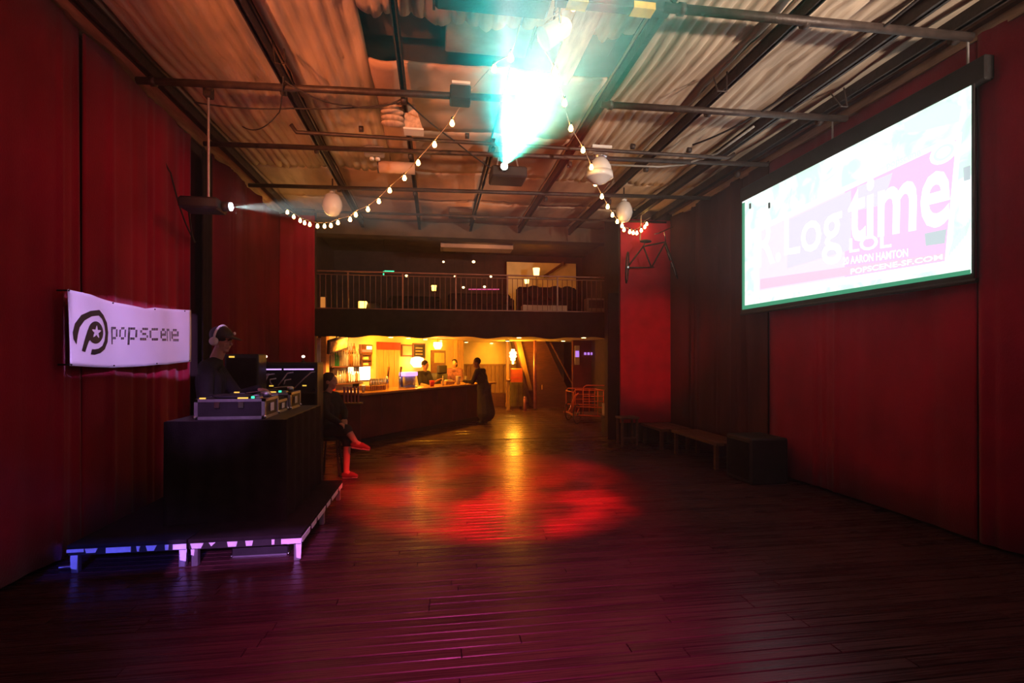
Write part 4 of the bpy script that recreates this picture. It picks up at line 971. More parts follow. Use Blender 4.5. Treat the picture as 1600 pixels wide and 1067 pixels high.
t = thing('duct_box', 'pale boxed duct under the balcony ceiling', 'duct', (a.x, 12.6, a.z)); MB().bbox(0, c.x - a.x, 0, .5, 0, c.z - a.z, .01).build('duct', M['ply'], t); MB().box(-.02, .03, -.01, .5, 0, c.z - a.z).build('flange', M['ply'], t); MB().box(.2, .24, .2, .24, c.z - a.z, 5.15 - a.z).build('hanger', M['steel'], t)
light('duct_light', 'SPOT', ((a.x + c.x) / 2, 12.15, 4.2), 3, (1, .5, .18), ((a.x + c.x) / 2, 12.6, (a.z + c.z) / 2), .05, 110, 1)
a = loft(792, 470, 16.6); c = loft(900, 412, 16.6)
struct(MB().box(a.x, c.x, 16.6, 16.7, 2.66, c.z).build('wall_alcove', M['ywall']))
t = thing('roof_brace', 'dark diagonal brace across the lit wall behind the balcony', 'brace', (0, 0, 0)); p = loft(850, 432, 16.2); q = loft(880, 412, 16.2)
MB().tube([p, q], .05, 6).build('strut', M['darkwood'], t); MB().ell(q, (.08, .08, .08), u=8, v=6).build('joint_plate', M['darkwood'], t)
# curtain tieback glimpse left of the balcony
t = thing('post_lantern', 'narrow glowing lantern beside the left red curtain on the balcony', 'lantern', (loft(505, 482, 11.5).x, 11.5, 2.68))
MB().bbox(-.05, .05, -.03, .03, .0, .34, .008).build('amber_pane', glow('amber_pane', (.6, .22, .04), .8), t); MB().bbox(-.07, .07, -.05, .05, .34, .37, .008).build('lid', M['black'], t)

# ------------------------------------------------------------------ bar
O = Vector((-1.49, 10.41)); e_ = Vector((1.61, 14.71)) - O; BLN = e_.length; U = e_ / BLN; V_ = Vector((-U.y, U.x)); BR = math.atan2(U.y, U.x)
def BW(x, y, z=0): p = O + U * x + V_ * y; return Vector((p.x, p.y, z))
def bx(px, y):
    d = ray(px, 560); q = O + V_ * y
    return -(q.x * d.y - q.y * d.x) / (U.x * d.y - U.y * d.x)
def bz(px, py, y): return at(px, py, Y=BW(bx(px, y), y).y).z
t = thing('bar_counter', 'long dark red bar counter running back under the balcony', 'bar', (O.x, O.y, 0), BR)
MB().box(0, BLN, .04, .6, .06, .97).build('carcass', M['darkwood'], t)
for i in range(8):
    w_ = BLN / 8; MB().bbox(i * w_ + .006, (i + 1) * w_ - .006, 0, .04, .1, .95, .012).build('front_panel', M['barfront'], t)
MB().box(0, BLN, -.01, .04, 0, .1).build('kickboard', M['black'], t)
MB().bbox(-.04, BLN + .05, -.14, .66, .97, 1.025, .012).build('worktop', M['bartop'], t)
struct(MB().box(-.35, 6.95, 2.0, 2.1, 0, 2.4).xf(Matrix.Translation((O.x, O.y, 0)) @ Matrix.Rotation(BR, 4, 'Z')).build('wall_bar', M['ywall']))
def bthing(name, label, cat, px, y, z, group=None):
    return thing(name, label, cat, BW(bx(px, y), y, z), BR, group)
# shelves and bottles against the back wall
s0, s1 = bx(514, 1.85), bx(563, 1.85)
for zz, lab in ((bz(530, 572, 1.85), 'upper bottle shelf on the bar wall'), (bz(545, 598, 1.85), 'lower bottle shelf above the back counter')):
    t = thing('bottle_shelf', 'wooden ' + lab, 'shelf', BW(s0, 1.75, zz), BR); MB().bbox(0, s1 - s0, 0, .2, -.03, 0, .006).build('shelf_board', M['darkwood'], t)
    for x in (.08, s1 - s0 - .12): MB().box(x, x + .03, .05, .24, -.14, -.03).build('bracket', M['steel'], t)
t = thing('back_counter', 'dark back counter with glass fronted fridges behind the bar', 'counter', BW(s0, 1.45, 0), BR)
cl = bx(583, 1.45) - s0; MB().bbox(0, cl, 0, .5, 0, .95, .01).build('cabinet', M['darkwood'], t)
for k in range(4): MB().bbox(.03 + k * cl / 4, cl / 4 - .03 + k * cl / 4, -.02, .0, .1, .9, .008).build('door', M['black'], t)
def bottle(h, r): return [(r, 0), (r, h * .55), (r * .85, h * .64), (r * .36, h * .74), (r * .33, h * .95), (r * .4, h * .96), (r * .4, h)]
bm_cache = {}
def place_bottle(px, y, z, h, r, m, label, group):
    key = (round(h, 2), round(r, 3), m)
    if key not in bm_cache:
        o = MB().lathe(bottle(h, r), 10).build('bottle', M[m], None, True); bm_cache[key] = o.data
    else: o = put('bottle', bm_cache[key])
    o.location = BW(bx(px, y), y, z); tag(o, label, 'bottle', group)
zu = bz(530, 572, 1.85); zl = bz(545, 598, 1.85)
for i in range(13):
    px = 517 + i * 3.6
    if i == 2: m = 'green'; lab = 'left one of two green bottles on the upper shelf'
    elif i == 3: m = 'green'; lab = 'right one of two green bottles on the upper shelf'
    else: m = random.choice(('clear', 'cream', 'cream', 'amber')); lab = {'clear': 'clear glass', 'cream': 'pale liquor', 'amber': 'amber liquor'}[m] + ' bottle on the upper bar shelf'
    place_bottle(px, 1.88, zu, random.choice((.34, .38, .42)), .034, m, lab, 'bottles on the upper shelf')
for i in range(10):
    m = random.choice(('clear', 'cream', 'cream', 'amber')); place_bottle(528 + i * 3.6, 1.86, zl, random.choice((.28, .32, .35)), .034, m, {'clear': 'clear glass', 'cream': 'pale liquor', 'amber': 'amber liquor'}[m] + ' bottle on the lower bar shelf', 'bottles on the lower shelf')
for i in range(9):
    place_bottle(518 + i * 4.4, 1.95, bz(520 + i * 4, 549, 1.95), .2, .03, random.choice(('amber', 'clear', 'amber')), 'small bottle standing on the top ledge under the ceiling', 'bottles on the top ledge')
t = thing('bottle_ledge', 'thin top ledge of small bottles under the bar ceiling', 'shelf', BW(s0, 1.88, bz(540, 549, 1.95)), BR); MB().bbox(0, bx(558, 1.88) - s0, 0, .1, -.02, 0, .004).build('ledge_board', M['wood'], t)
t = thing('shelf_light', 'glowing light box behind the lower bottles', 'light', BW(bx(545, 1.96), 1.96, zl + .02), BR); MB().bbox(0, .75, 0, .025, .02, .36, .006).build('diffuser', M['backlight'], t); MB().box(-.02, .77, .02, .03, .0, .38).build('frame', M['darkwood'], t)
light('back_bar_light', 'SPOT', BW(bx(548, .9), .9, 2.2), 480, (1, .42, .07), BW(bx(548, 1.9), 1.9, zl + .1), .1, 100, .8)
t = bthing('wall_monitor', 'dark framed monitor tilted under the bar ceiling', 'monitor', 528, 1.3, bz(528, 538, 1.3))
MB().bbox(-.30, .30, -.03, .03, -.16, .16, .01).xf(Matrix.Rotation(R(-14), 4, 'Y') @ Matrix.Rotation(R(18), 4, 'X')).build('frame', M['black'], t)
MB().box(-.26, .26, -.036, -.03, -.12, .12).xf(Matrix.Rotation(R(-14), 4, 'Y') @ Matrix.Rotation(R(18), 4, 'X')).build('screen', mat('dull_screen', (.25, .16, .05), .4, var=.8, scale=14), t); MB().tube([(0, .03, .05), (0, .05, 2.4 - bz(528, 538, 1.3))], .015, 6).build('bracket', M['steel'], t)
t = bthing('neon_sign', 'red glowing sign box on the bar wall right of the bottles', 'sign', 564, 1.9, bz(566, 553, 1.9))
MB().bbox(0, .42, 0, .08, 0, .24, .01).build('box', M['darkwood'], t); MB().box(.04, .38, -.006, .0, .05, .11).build('neon_bar', M['rednean'], t); MB().box(.2, .38, -.006, .0, .12, .2).build('lit_pane', M['chand'], t)
t = bthing('crate_rack', 'dark wooden crate rack on the bar wall under the red sign', 'rack', 566, 1.9, bz(566, 572, 1.9))
for z0 in (0, .14, .28): MB().box(0, .34, 0, .09, z0, z0 + .025).build('shelf_slat', M['darkwood'], t)
for x in (0, .32): MB().box(x, x + .02, 0, .09, 0, .3).build('side', M['darkwood'], t)
t = bthing('red_machine', 'small red lit drinks machine at the left end of the bar', 'machine', 513, 1.55, .95)
MB().bbox(0, .24, 0, .22, 0, .3, .03).build('casing', M['cup'], t, True); MB().box(.03, .21, -.008, 0, .2, .26).build('lit_panel', M['rednean'], t); MB().ell((.12, .1, .36), (.1, .1, .08)).build('bowl', M['redg'], t, True)
t = bthing('bar_post', 'wooden post left of the bottle shelves', 'post', 503, 1.8, 0); MB().bbox(-.07, .07, -.05, .05, 0, 2.29, .008).build('post', M['darkwood'], t); MB().bbox(.10, .20, -.02, .05, 1.2, 2.29, .008).build('side_board', M['wood'], t)
t = thing('pale_board', 'pale board leaning between the red curtain and the bar post', 'board', at(488, 585, Y=11.4) - Vector((0, 0, .0))); hb = at(488, 528, Y=11.4).z - at(488, 585, Y=11.4).z
MB().bbox(0, .17, 0, .03, -1.0, hb, .006).build('board', M['card'], t); MB().box(.0, .06, -.02, .0, hb * .42, hb * .62).build('black_box', M['black'], t)
# pine door panel, boards, doorway, column
def wall_box(px0, px1, py0, py1, name, m, label, cat, parts=None, y=1.98, th=.04):
    a = bx(px0, y); c = bx(px1, y); z0 = bz(px0, py1, y); z1 = bz(px0, py0, y)
    t = thing(name, label, cat, BW(a, y - th, z0), BR); MB().bbox(0, c - a, 0, th, 0, z1 - z0, .006).build('board', M[m], t)
    return t, c - a, z1 - z0
t, w_, h_ = wall_box(588, 622, 534, 640, 'pine_door', 'wood', 'golden pine door panel behind the beer taps', 'door')
for k in range(4): MB().bbox(k * w_ / 4 + .01, (k + 1) * w_ / 4 - .01, -.015, 0, .02, h_ - .2, .006).build('plank', M['wood'], t)
MB().box(-.03, w_ + .03, -.03, 0, h_ - .2, h_).build('lintel', M['cup'], t)
t, w_, h_ = wall_box(626, 643, 538, 557, 'menu_board', 'darkwood', 'left dark menu board on the bar wall', 'sign'); MB().box(.04, w_ - .04, -.006, 0, .04, h_ - .04).build('panel', M['ply'], t)
t, w_, h_ = wall_box(644, 663, 536, 560, 'menu_board', 'darkwood', 'right dark menu board with pale lettering on the bar wall', 'sign'); MB().box(.04, w_ - .04, -.006, 0, .04, h_ - .04).build('panel', M['black'], t)
for k in range(3): MB().box(.1, w_ - .15, -.01, -.006, h_ * (.25 + .2 * k), h_ * (.32 + .2 * k)).build('chalk_line', M['wood'], t)
t, w_, h_ = wall_box(673, 695, 547, 630, 'back_door', 'darkwood', 'dark framed back door behind the bartender', 'door'); MB().box(.12, w_ - .1, -.012, 0, h_ * .76, h_ * .95).build('lit_pane', M['wood'], t); MB().ell((.14, -.03, h_ * .5), .03).build('knob', M['chrome'], t, True)
t = bthing('sconce', 'bright wall lamp on the bar wall below the menu boards', 'lamp', 652, 1.7, bz(652, 566, 1.9)); MB().lathe([(.10, -.14), (.2, -.02), (.17, .12), (.05, .16)], 14).build('shade', M['chand'], t, True); MB().box(-.04, .04, .0, .1, -.03, .03).build('arm', M['steel'], t)
light('sconce_light', 'POINT', BW(bx(652, 1.3), 1.3, bz(652, 566, 1.9)), 40, WARM, radius=.15)
t = bthing('paper_lantern', 'glowing paper shade hanging under the bar ceiling', 'lamp', 684, 1.4, bz(684, 540, 1.4)); MB().lathe([(.08, -.1), (.13, .0), (.12, .1)], 14).build('shade', M['chand'], t, True); MB().tube([(0, 0, .1), (0, 0, 2.4 - bz(684, 540, 1.4))], .006, 6).build('cord', M['black'], t)
for px, r, lab in ((711.5, .07, 'slim cream column left of the dark bar post'), (719.5, .10, 'brown square column beside the yellow wall')):
    p = at(px, 560, Y=16.6); t = thing('column', lab, 'column', (p.x, 16.6, 0)); MB().bbox(-r, r, -r, r, 0, 2.4, .015).build('shaft', M['wood'] if r < .08 else M['wains'], t); MB().bbox(-r - .03, r + .03, -r - .03, r + .03, 2.3, 2.4, .008).build('capital', M['wains'], t)
# ceiling downlights over the bar
dl = [(610.5, 526), (638, 527.5), (664.5, 529.5), (688, 531.5), (709.5, 533), (728.5, 534), (768, 535.5), (793, 532), (811, 526.5), (880, 532), (912, 526.5)]
for i, (px, py) in enumerate(dl):
    p = at(px, py, Z=2.27)
    if p.y > 20 or p.y < 11.3: p = at(px, py, Y=max(11.6, min(19, p.y)))
    t = thing('downlight', ['first', 'second', 'third', 'fourth', 'fifth', 'sixth', 'seventh', 'eighth', 'ninth', 'tenth', 'eleventh'][i] + ' small downlight from the left under the balcony', 'light', (p.x, p.y, 2.255), 0, 'downlights under the balcony')
    MB().lathe([(.075, 0), (.075, .035), (.06, .04)], 14).build('trim_ring', M['white'], t, True); MB().lathe([(.055, -.012), (.06, 0)], 14).build('lens', M['down'], t, True)
for x, y in ((.9, .35), (2.6, .35), (4.4, .35)):
    q = BW(x, y, 2.2); light('bar_downlight', 'SPOT', q, 190, WARM, q - Vector((0, 0, 1)), .1, 125, .7)
for px_ in (606, 668, 705):
    light('bar_wall_washer', 'SPOT', BW(bx(px_, 1.0), 1.0, 2.2), 190, WARM, BW(bx(px_, 2.0), 2.0, 1.5), .1, 105, .8)
light('hall_wall_washer', 'SPOT', (1.9, 17.6, 2.2), 32, WARM, (1.9, 18.5, 1.5), .1, 110, .8)
# things on the bar top
BT = 1.027
def tap(px, lab):
    t = bthing('beer_tap', lab, 'beer tap', px, .35, BT, 'beer taps on the bar'); MB().tube([(0, 0, 0), (0, 0, .28)], .03, 10).build('column', M['chrome'], t, True); MB().tube([(0, 0, .24), (-.1, -.1, .22)], .014, 8).build('spout', M['chrome'], t, True); MB().tube([(-.04, -.05, .26), (0.02, -.03, .48)], [.014, .026], 8).build('handle', M['darkwood'], t, True)
tap(605, 'beer tap with dark handle left of the violet lit cooler'); tap(624.5, 'beer tap with dark handle touching the violet lit cooler')
t = bthing('glass_cooler', 'violet lit cooler full of stacked clear glasses on the bar', 'cooler', 634, .15, BT)
wc = bx(653, .15) - bx(634, .15)
MB().bbox(0, wc, 0, .2, .27, .36, .01).build('violet_hood', M['violet_led'], t); MB().box(0, wc, .18, .2, 0, .27).build('back', M['alu'], t); MB().box(0, wc, 0, .2, 0, .02).build('tray', M['alu'], t)
for i in range(7):
    g = MB().lathe([(.03, 0), (.04, .1), (.04, .24), (.034, .245)], 10, (.05 + (wc - .1) * i / 6, .08, .02)).build('glass', M['clear'], t, True)
t = bthing('glass_rack', 'wire rack of upside-down clear glasses near the left end of the bar', 'rack', 578, .2, BT); wr_ = bx(603, .2) - bx(578, .2)
MB().bbox(0, wr_, 0, .3, .0, .1, .006).build('tray', M['wood'], t)
for i in range(9): MB().box(.02 + i * wr_ / 9, .035 + i * wr_ / 9, -.01, .0, .01, .1).build('slat', M['darkwood'], t)
for i in range(6): o = MB().lathe([(.042, 0), (.03, .14), (.028, .145)], 10).build('tumbler', M['clear'], None, True); o.location = BW(bx(580 + i * 4, .3), .3, BT + .1); tag(o, 'upside-down clear tumbler in the wire rack', 'glass', 'tumblers in the rack')
o = MB().lathe([(.03, 0), (.042, .13), (.038, .13)], 12).build('glass', M['clear'], None, True); o.location = BW(bx(568, .1), .1, BT); tag(o, 'single short glass at the left end of the bar top', 'glass')
o = MB().lathe([(.05, 0), (.07, .2), (.072, .21), (.06, .21)], 14).build('cup', M['white'], None, True); o.location = BW(bx(716, .1), .1, BT); tag(o, 'tall white cup with red base before the dark haired patron', 'cup')
o = MB().lathe([(.05, 0), (.065, .14), (.055, .14)], 12).build('cup', M['cup'], None, True); o.location = BW(bx(675, .15), .15, BT); tag(o, 'small red cup in front of the bartender', 'cup')
o = MB().lathe([(.022, 0), (.024, .16), (.012, .2), (.012, .24)], 10).build('bottle', M['cream'], None, True); o.location = BW(bx(692, .15), .15, BT); tag(o, 'pale slim bottle on the bar right of the red cup', 'bottle')
o = MB().lathe([(.02, 0), (.03, .2), (.026, .2)], 10).build('glass', M['clear'], None, True); o.location = BW(bx(728, .1), .1, BT); tag(o, 'tall glass before the leaning patron at the end of the bar', 'glass')
t = bthing('napkin_box', 'low wooden caddy on the bar right of the bartender', 'caddy', 697, .15, BT); MB().bbox(0, .4, 0, .16, 0, .09, .01).build('tray', M['wood'], t); MB().bbox(.05, .35, .03, .13, .09, .12, .01).build('napkins', M['white'], t)
t = bthing('bar_tools', 'dark unclear shape built as bar tools and a till beside the bartender', 'till', 686, 1.25, 0); MB().bbox(-.1, .45, 0, .3, .9, 1.28, .03).build('till', M['black'], t, True); MB().bbox(-.05, .35, -.05, .05, 1.28, 1.5, .02).xf(Matrix.Rotation(R(0), 4, 'X')).build('till_screen', M['black'], t); MB().box(-.1, .45, 0, .3, 0, .9).build('stand', M['darkwood'], t)  # unidentified dark mass, given the form of a till
# five pink tubes at the near end
p = at(551, 630, Y=10.0); t = thing('side_shelf', 'small shelf of pink tubes at the near end of the bar', 'shelf', (p.x, 10.15, 0))
MB().bbox(-.18, .16, -.07, .12, p.z - .03, p.z, .006).build('shelf_board', M['darkwood'], t); MB().box(-.14, .12, .02, .1, 0, p.z - .03).build('pedestal', M['barfront'], t)
for i in range(5):
    px = 538 + i * 5.4; q = at(px, 620, Y=10.15); o = MB().lathe([(.020, 0), (.020, .28), (.024, .285), (.024, .305)], 12).build('drink_tube', M['pink'], None, True); o.location = (q.x, 10.15, p.z); tag(o, ['first', 'second', 'third', 'fourth', 'fifth'][i] + ' pink metallic tube from the left on the small shelf at the bar end', 'tube', 'pink tubes at the bar end')
# --- people at the bar
def stand(px, Y, py_head, face, lean=0, **kw):
    """joints of a standing figure with its head at the pixel; face is the heading in plan"""
    c = at(px, py_head, Y=Y); f = Vector((face[0], face[1], 0)).normalized(); l = Vector((-f.y, f.x, 0)); h = c.z; s_ = h / 1.62
    g = Vector((c.x, Y, 0)) - f * lean
    J = dict(head=c, neck=c - Vector((0, 0, .16)) - f * (.02 + lean * .15), pelvis=g + Vector((0, 0, .95 * s_)))
    sh = c - f * (.04 + lean * .3)
    for a, e in (('L', 1), ('R', -1)):
        J['sh' + a] = Vector((sh.x, sh.y, h - .21)) + l * e * .18; J['hip' + a] = g + l * e * .1 + Vector((0, 0, .92 * s_)); J['kn' + a] = g + l * e * .1 + f * .02 + Vector((0, 0, .5 * s_)); J['an' + a] = g + l * e * .1 + Vector((0, 0, .09)); J['to' + a] = J['an' + a] + f * .15 - Vector((0, 0, .05))
        J['el' + a] = J['sh' + a] + l * e * .06 + f * .10 - Vector((0, 0, .28)); J['wr' + a] = J['el' + a] + f * .22 - Vector((0, 0, .02)); J['ts' + a] = -l * e; J['pn' + a] = (0, 0, -1)
    return J, f, l
J, f_, l_ = stand(664, BW(bx(664, 1.0), 1.0).y, 571, (.75, -.65)); J['wrL'] = J['elL'] + f_ * .2 + Vector((0, 0, .1)); 
person('bartender in a dark T-shirt leaning over the bar', J, (.85, -.5, -.25), sleeve=0, vox=.011)
J, f_, l_ = stand(710, 15.6, 568, (-.2, -1)); M['plum'] = mat('plum_print_cotton', (.16, .06, .07), .85, var=.5, scale=20)
person('patron with dark bobbed hair and patterned top behind the bar end', J, (-.3, -1, -.05), shirt='plum', hair=2, vox=.012)
J, f_, l_ = stand(745, BW(bx(748, -.42), -.42).y, 567, (-.75, .45), lean=.2); w1 = at(729, 596, Y=14.4); J['wrR'] = J['elR'] + f_ * .24 + Vector((0, 0, .02)); J['wrL'] = J['elL'] + f_ * .24 + Vector((0, 0, .02))
g = J['pelvis']; person('patron in long black clothes leaning on the far end of the bar', J, (-.95, .1, -.15), skin='skind', skirt_to=(g.x + .06, g.y, .30), vox=.012)

# ------------------------------------------------------------------ hall behind the bar
struct(MB().box(.9, 3.05, 18.5, 18.6, 0, 2.4).build('wall_hall', M['ywall']))
struct(MB().box(3.05, XR, 19.6, 19.7, 0, 2.4).build('wall_passage', M['ywall']))
t = thing('wainscot', 'brown panelled lower wall behind the leaning patron', 'panelling', (.95, 18.44, 0))
for k in range(14): MB().bbox(k * .15 + .004, (k + 1) * .15 - .004, 0, .05, .45, 1.45, .01).build('panel', M['wains'], t)
MB().box(0, 2.1, -.02, .06, 1.45, 1.5).build('rail', M['wains'], t); MB().box(0, 2.1, -.3, .06, 0, .45).build('bench', M['darkwood'], t)
p = at(801.5, 556, Y=17.2); t = thing('chandelier', 'glowing tiered crystal chandelier hanging in the hall', 'chandelier', p)
for k, (r_, z0, z1) in enumerate(((.07, .15, .23), (.13, .04, .15), (.13, -.06, .04), (.09, -.16, -.06), (.04, -.28, -.16))): MB().lathe([(r_ * .8, z0), (r_, (z0 + z1) / 2), (r_ * .75, z1)], 14).build('crystal_tier', M['chand'], t, True)
MB().tube([(0, 0, .23), (0, 0, 2.4 - p.z)], .008, 6).build('chain', M['steel'], t)
light('chandelier_light', 'POINT', p + Vector((0, -.25, 0)), 115, WARM, radius=.16)
p = at(793, 560, Y=17.8); t = thing('hall_post', 'slim lit post left of the chandelier', 'post', (p.x, 17.8, 0)); MB().bbox(-.05, .05, -.05, .05, 0, 2.4, .01).build('shaft', M['wood'], t); MB().bbox(-.07, .07, -.07, .07, 0, .15, .01).build('foot', M['wood'], t)
p = at(836, 640, Z=0); t = thing('hall_pole', 'round reddish steel pole standing in the hall', 'pole', (p.x, p.y, 0)); MB().tube([(0, 0, 0), (0, 0, 2.4)], .055, 16).build('shaft', M['pink'], t, True); MB().lathe([(.1, 0), (.1, .02), (.06, .03)], 16).build('base_plate', M['steel'], t)
a = at(798, 638, Y=16.9); c = at(817, 592, Y=16.9)
t = thing('console_table', 'table under a long green cloth with an orange box in the hall', 'table', (a.x, 16.9, 0)); wd = c.x - a.x
M['olive'] = mat('olive_cloth', (.22, .18, .04), .9); MB().bbox(0, wd, 0, .4, .86, .9, .008).build('tabletop', M['darkwood'], t)
sk = MB()
for i in range(12):
    x_ = wd * i / 12; sk.box(x_, x_ + wd / 12 + .004, -.02 + .02 * (i % 2), .0 + .02 * (i % 2), .1, .9)
sk.box(-.01, .01, 0, .4, .1, .9); sk.box(wd - .01, wd + .01, 0, .4, .1, .9); sk.build('cloth', M['olive'], t)
for x_ in (.04, wd - .04): MB().box(x_ - .02, x_ + .02, .1, .3, 0, .86).build('leg', M['darkwood'], t)
zo0 = at(808, 590, Y=16.9).z; zo1 = at(808, 576, Y=16.9).z
t = thing('orange_box', 'orange box standing on the green cloth table', 'box', (a.x + .03, 17.0, .9)); MB().bbox(.0, wd - .02, 0, .25, 0, max(.2, zo1 - .9), .01).build('carton', M['orange'], t); MB().box(.0, wd - .02, -.006, .0, .14, .16).build('lid_seam', M['cup'], t)
p = at(794, 594, Y=16.5); o = MB().lathe([(.06, 0), (.1, .03), (.09, .05), (.03, .06)], 14).build('ashtray_bowl', M['bartop'], None, True); 
t = thing('pedestal_bin', 'slim pedestal with a brass bowl beside the green cloth', 'pedestal', (p.x, 16.5, 0)); o.parent = t; o.location = (0, 0, p.z - .03); o.name = 'bowl'; MB().lathe([(.12, 0), (.05, .05), (.05, p.z - .03)], 12).build('stem', M['wains'], t, True)
p = at(820, 640, Y=16.4); t = thing('hall_bollard', 'short reddish post beside the green cloth table', 'post', (p.x, 16.4, 0)); MB().tube([(0, 0, 0), (0, 0, .42)], .05, 12).build('shaft', M['pink'], t, True); MB().lathe([(.055, .42), (.05, .45), (.02, .46)], 12).build('cap', M['pink'], t, True)
# stair running down from upper left to lower right, behind the pole
A = at(806, 537, Y=17.5); Bq = at(830, 640, Y=17.5); 
t = thing('staircase', 'dark boxed staircase slanting across the hall behind the pole', 'stairs', (0, 0, 0))
poly = [(at(x_, y_, Y=17.3).x, at(x_, y_, Y=17.3).z) for x_, y_ in ((803, 533), (852, 533), (902, 640), (838, 645), (822, 600))]
MB().prism(poly, .9, 'y', 17.3).build('stringer_box', M['darkwood'], t)
q0 = [(at(x_, y_, Y=17.2).x, at(x_, y_, Y=17.2).z) for x_, y_ in ((806, 533), (814, 533), (832, 610), (826, 610))]; MB().prism(q0, .08, 'y', 17.2).build('stringer', M['wains'], t)
p0 = at(860, 535, Y=17.2); p1 = at(898, 606, Y=17.2); MB().tube([p0, p1], .03, 8).build('handrail', M['darkwood'], t)
MB().ell((at(847, 605, Y=17.25).x, 17.25, at(847, 605, Y=17.25).z), (.02, .03, .09)).build('door_pull', M['wood'], t, True)
struct(MB().box(at(895, 560, Y=16.0).x, XR, 16.0, 16.15, 0, 2.4).build('wall_hall_right', M['barfront']))
t = thing('poster_frame', 'tall framed poster with a painted violet glow on the right hall wall', 'picture', (at(898, 570, Y=15.95).x, 15.94, at(898, 570, Y=15.95).z)); MB().bbox(0, .16, 0, .04, 0, .62, .008).build('frame', M['white'], t); MB().box(.02, .14, -.006, 0, .25, .45).build('print', M['purple_glow'], t)  # print emits by itself in place of violet light falling on it
t = thing('sign_strip', 'violet lit strip sign high on the right hall wall', 'sign', at(913, 553, Y=15.9)); 
for k in range(5): MB().bbox(k * .11, k * .11 + .07, 0, .03, -.03, .05, .006).build('lit_cell', M['purple_glow'], t)
t = thing('wall_shelf', 'small wall shelf of ornaments at the right end of the hall', 'shelf', at(936, 562, Y=15.7)); MB().bbox(0, .3, 0, .2, 0, .02, .004).build('shelf_board', M['wood'], t); MB().ell((.1, .1, .1), (.05, .05, .08)).build('ornament', M['black'], t, True); MB().bbox(.16, .26, .05, .15, .02, .2, .01).build('ornament', M['wood'], t)
light('rickshaw_fill', 'SPOT', (3.9, 12.0, 2.2), 60, (1, .22, .06), (4.0, 13.4, .6), .1, 110, .9)  # added warm red spot that brightens the rickshaw, no lamp there
# ------------------------------------------------------------------ rickshaw
Yr = 12.9
def rp(px, py, dy=0): return at(px, py, Y=Yr + dy)
t = thing('rickshaw', 'orange tube frame rickshaw cart parked by the black drape', 'rickshaw', (0, 0, 0))
def tb(pts, r=.014, m='orange', nm='frame_tube'): MB().tube(pts, r, 8).build(nm, M[m], t, True)
X0, X1 = rp(896, 640), rp(946, 640)
for dy in (0, .75):
    tb([rp(896, 650, 0) + Vector((0, dy, 0)), rp(896, 613) + Vector((0, dy, 0)), rp(899, 609) + Vector((0, dy, 0)), rp(946, 610) + Vector((0, dy, 0))])
    tb([rp(896, 635) + Vector((0, dy, 0)), rp(948, 637) + Vector((0, dy, 0))]); tb([rp(892, 648) + Vector((0, dy, 0)), rp(948, 651) + Vector((0, dy, 0))], .018)
    for yy in (619, 627): tb([rp(911, yy) + Vector((0, dy, 0)), rp(943, yy) + Vector((0, dy, 0))], .010)
    for xx in (911, 934, 943): tb([rp(xx, 610) + Vector((0, dy, 0)), rp(xx, 650) + Vector((0, dy, 0))], .011)
    tb([rp(899, 650) + Vector((0, dy, 0)), rp(905, 638) + Vector((0, dy, 0))], .010)
for xx, yy in ((896, 613), (896, 648), (943, 610), (943, 650)): tb([rp(xx, yy), rp(xx, yy) + Vector((0, .75, 0))])
tb([rp(911, 610, .4), rp(912, 605, .4), rp(916, 602, .4), rp(948, 602.5, .4)])
MB().bbox(rp(897, 647).x, rp(946, 647).x, Yr, Yr + .75, rp(900, 651).z, rp(900, 649).z + .01, .004).build('cart_floor', M['darkwood'], t)
wz = .26
for dy, xx in ((-.05, 901), (.8, 901)):
    c = rp(xx, 650) + Vector((0, dy, 0)); c.z = wz
    w_ = MB(); 
    ringp = [c + Vector((.16 * math.cos(a), .16 * math.sin(a) * .75, 0)) for a in (0,)]
    w_.tube([c + Vector((.13 * math.cos(2 * math.pi * k / 24), .10 * math.cos(2 * math.pi * k / 24), .245 * math.sin(2 * math.pi * k / 24))) for k in range(25)], .016, 8, False)
    wo = w_.build('wheel', M['rubber'], t, True)
    MB().tube([c + Vector((.0, -.03, 0)), c + Vector((.0, .03, 0))], .03, 10).build('hub', M['chrome'], wo)
    for k in range(8): a = 2 * math.pi * k / 8; MB().tube([c, c + Vector((.125 * math.cos(a), .096 * math.cos(a), .235 * math.sin(a)))], .004, 4).build('spoke', M['chrome'], wo)
MB().tube([rp(893, 645, -.1), rp(895, 628, -.1), rp(899, 618, -.1), rp(904, 614, -.1)], [.03, .035, .03, .012], 8).build('mudguard', M['orange'], t, True)
for px0, px1, py0, py1, Y, z0, lab in ((945, 957, 631, 650, 11.0, .42, 'upper white carton leaning by the black drape'), (949, 957, 655, 672, 11.2, 0, 'lower white carton on the floor by the black drape')):
    a = at(px0, py1, Y=Y); c = at(px1, py0, Y=Y); t = thing('carton', lab, 'carton', (a.x, Y, max(0, a.z))); MB().bbox(0, c.x - a.x, 0, .2, 0, c.z - a.z, .006).build('box', M['card'], t); MB().box((c.x - a.x) * .4, (c.x - a.x) * .55, -.003, .0, 0, c.z - a.z).build('tape_band', M['pink'], t)
a = at(945, 650, Y=11.0); t = thing('low_stand', 'dark low stand holding the upper white carton', 'stand', (a.x - .02, 11.0, 0)); MB().bbox(0, .24, 0, .25, a.z - .04, a.z, .006).build('top', M['black'], t)
for x_ in (.02, .20): MB().box(x_, x_ + .03, .02, .23, 0, a.z - .04).build('leg', M['black'], t)
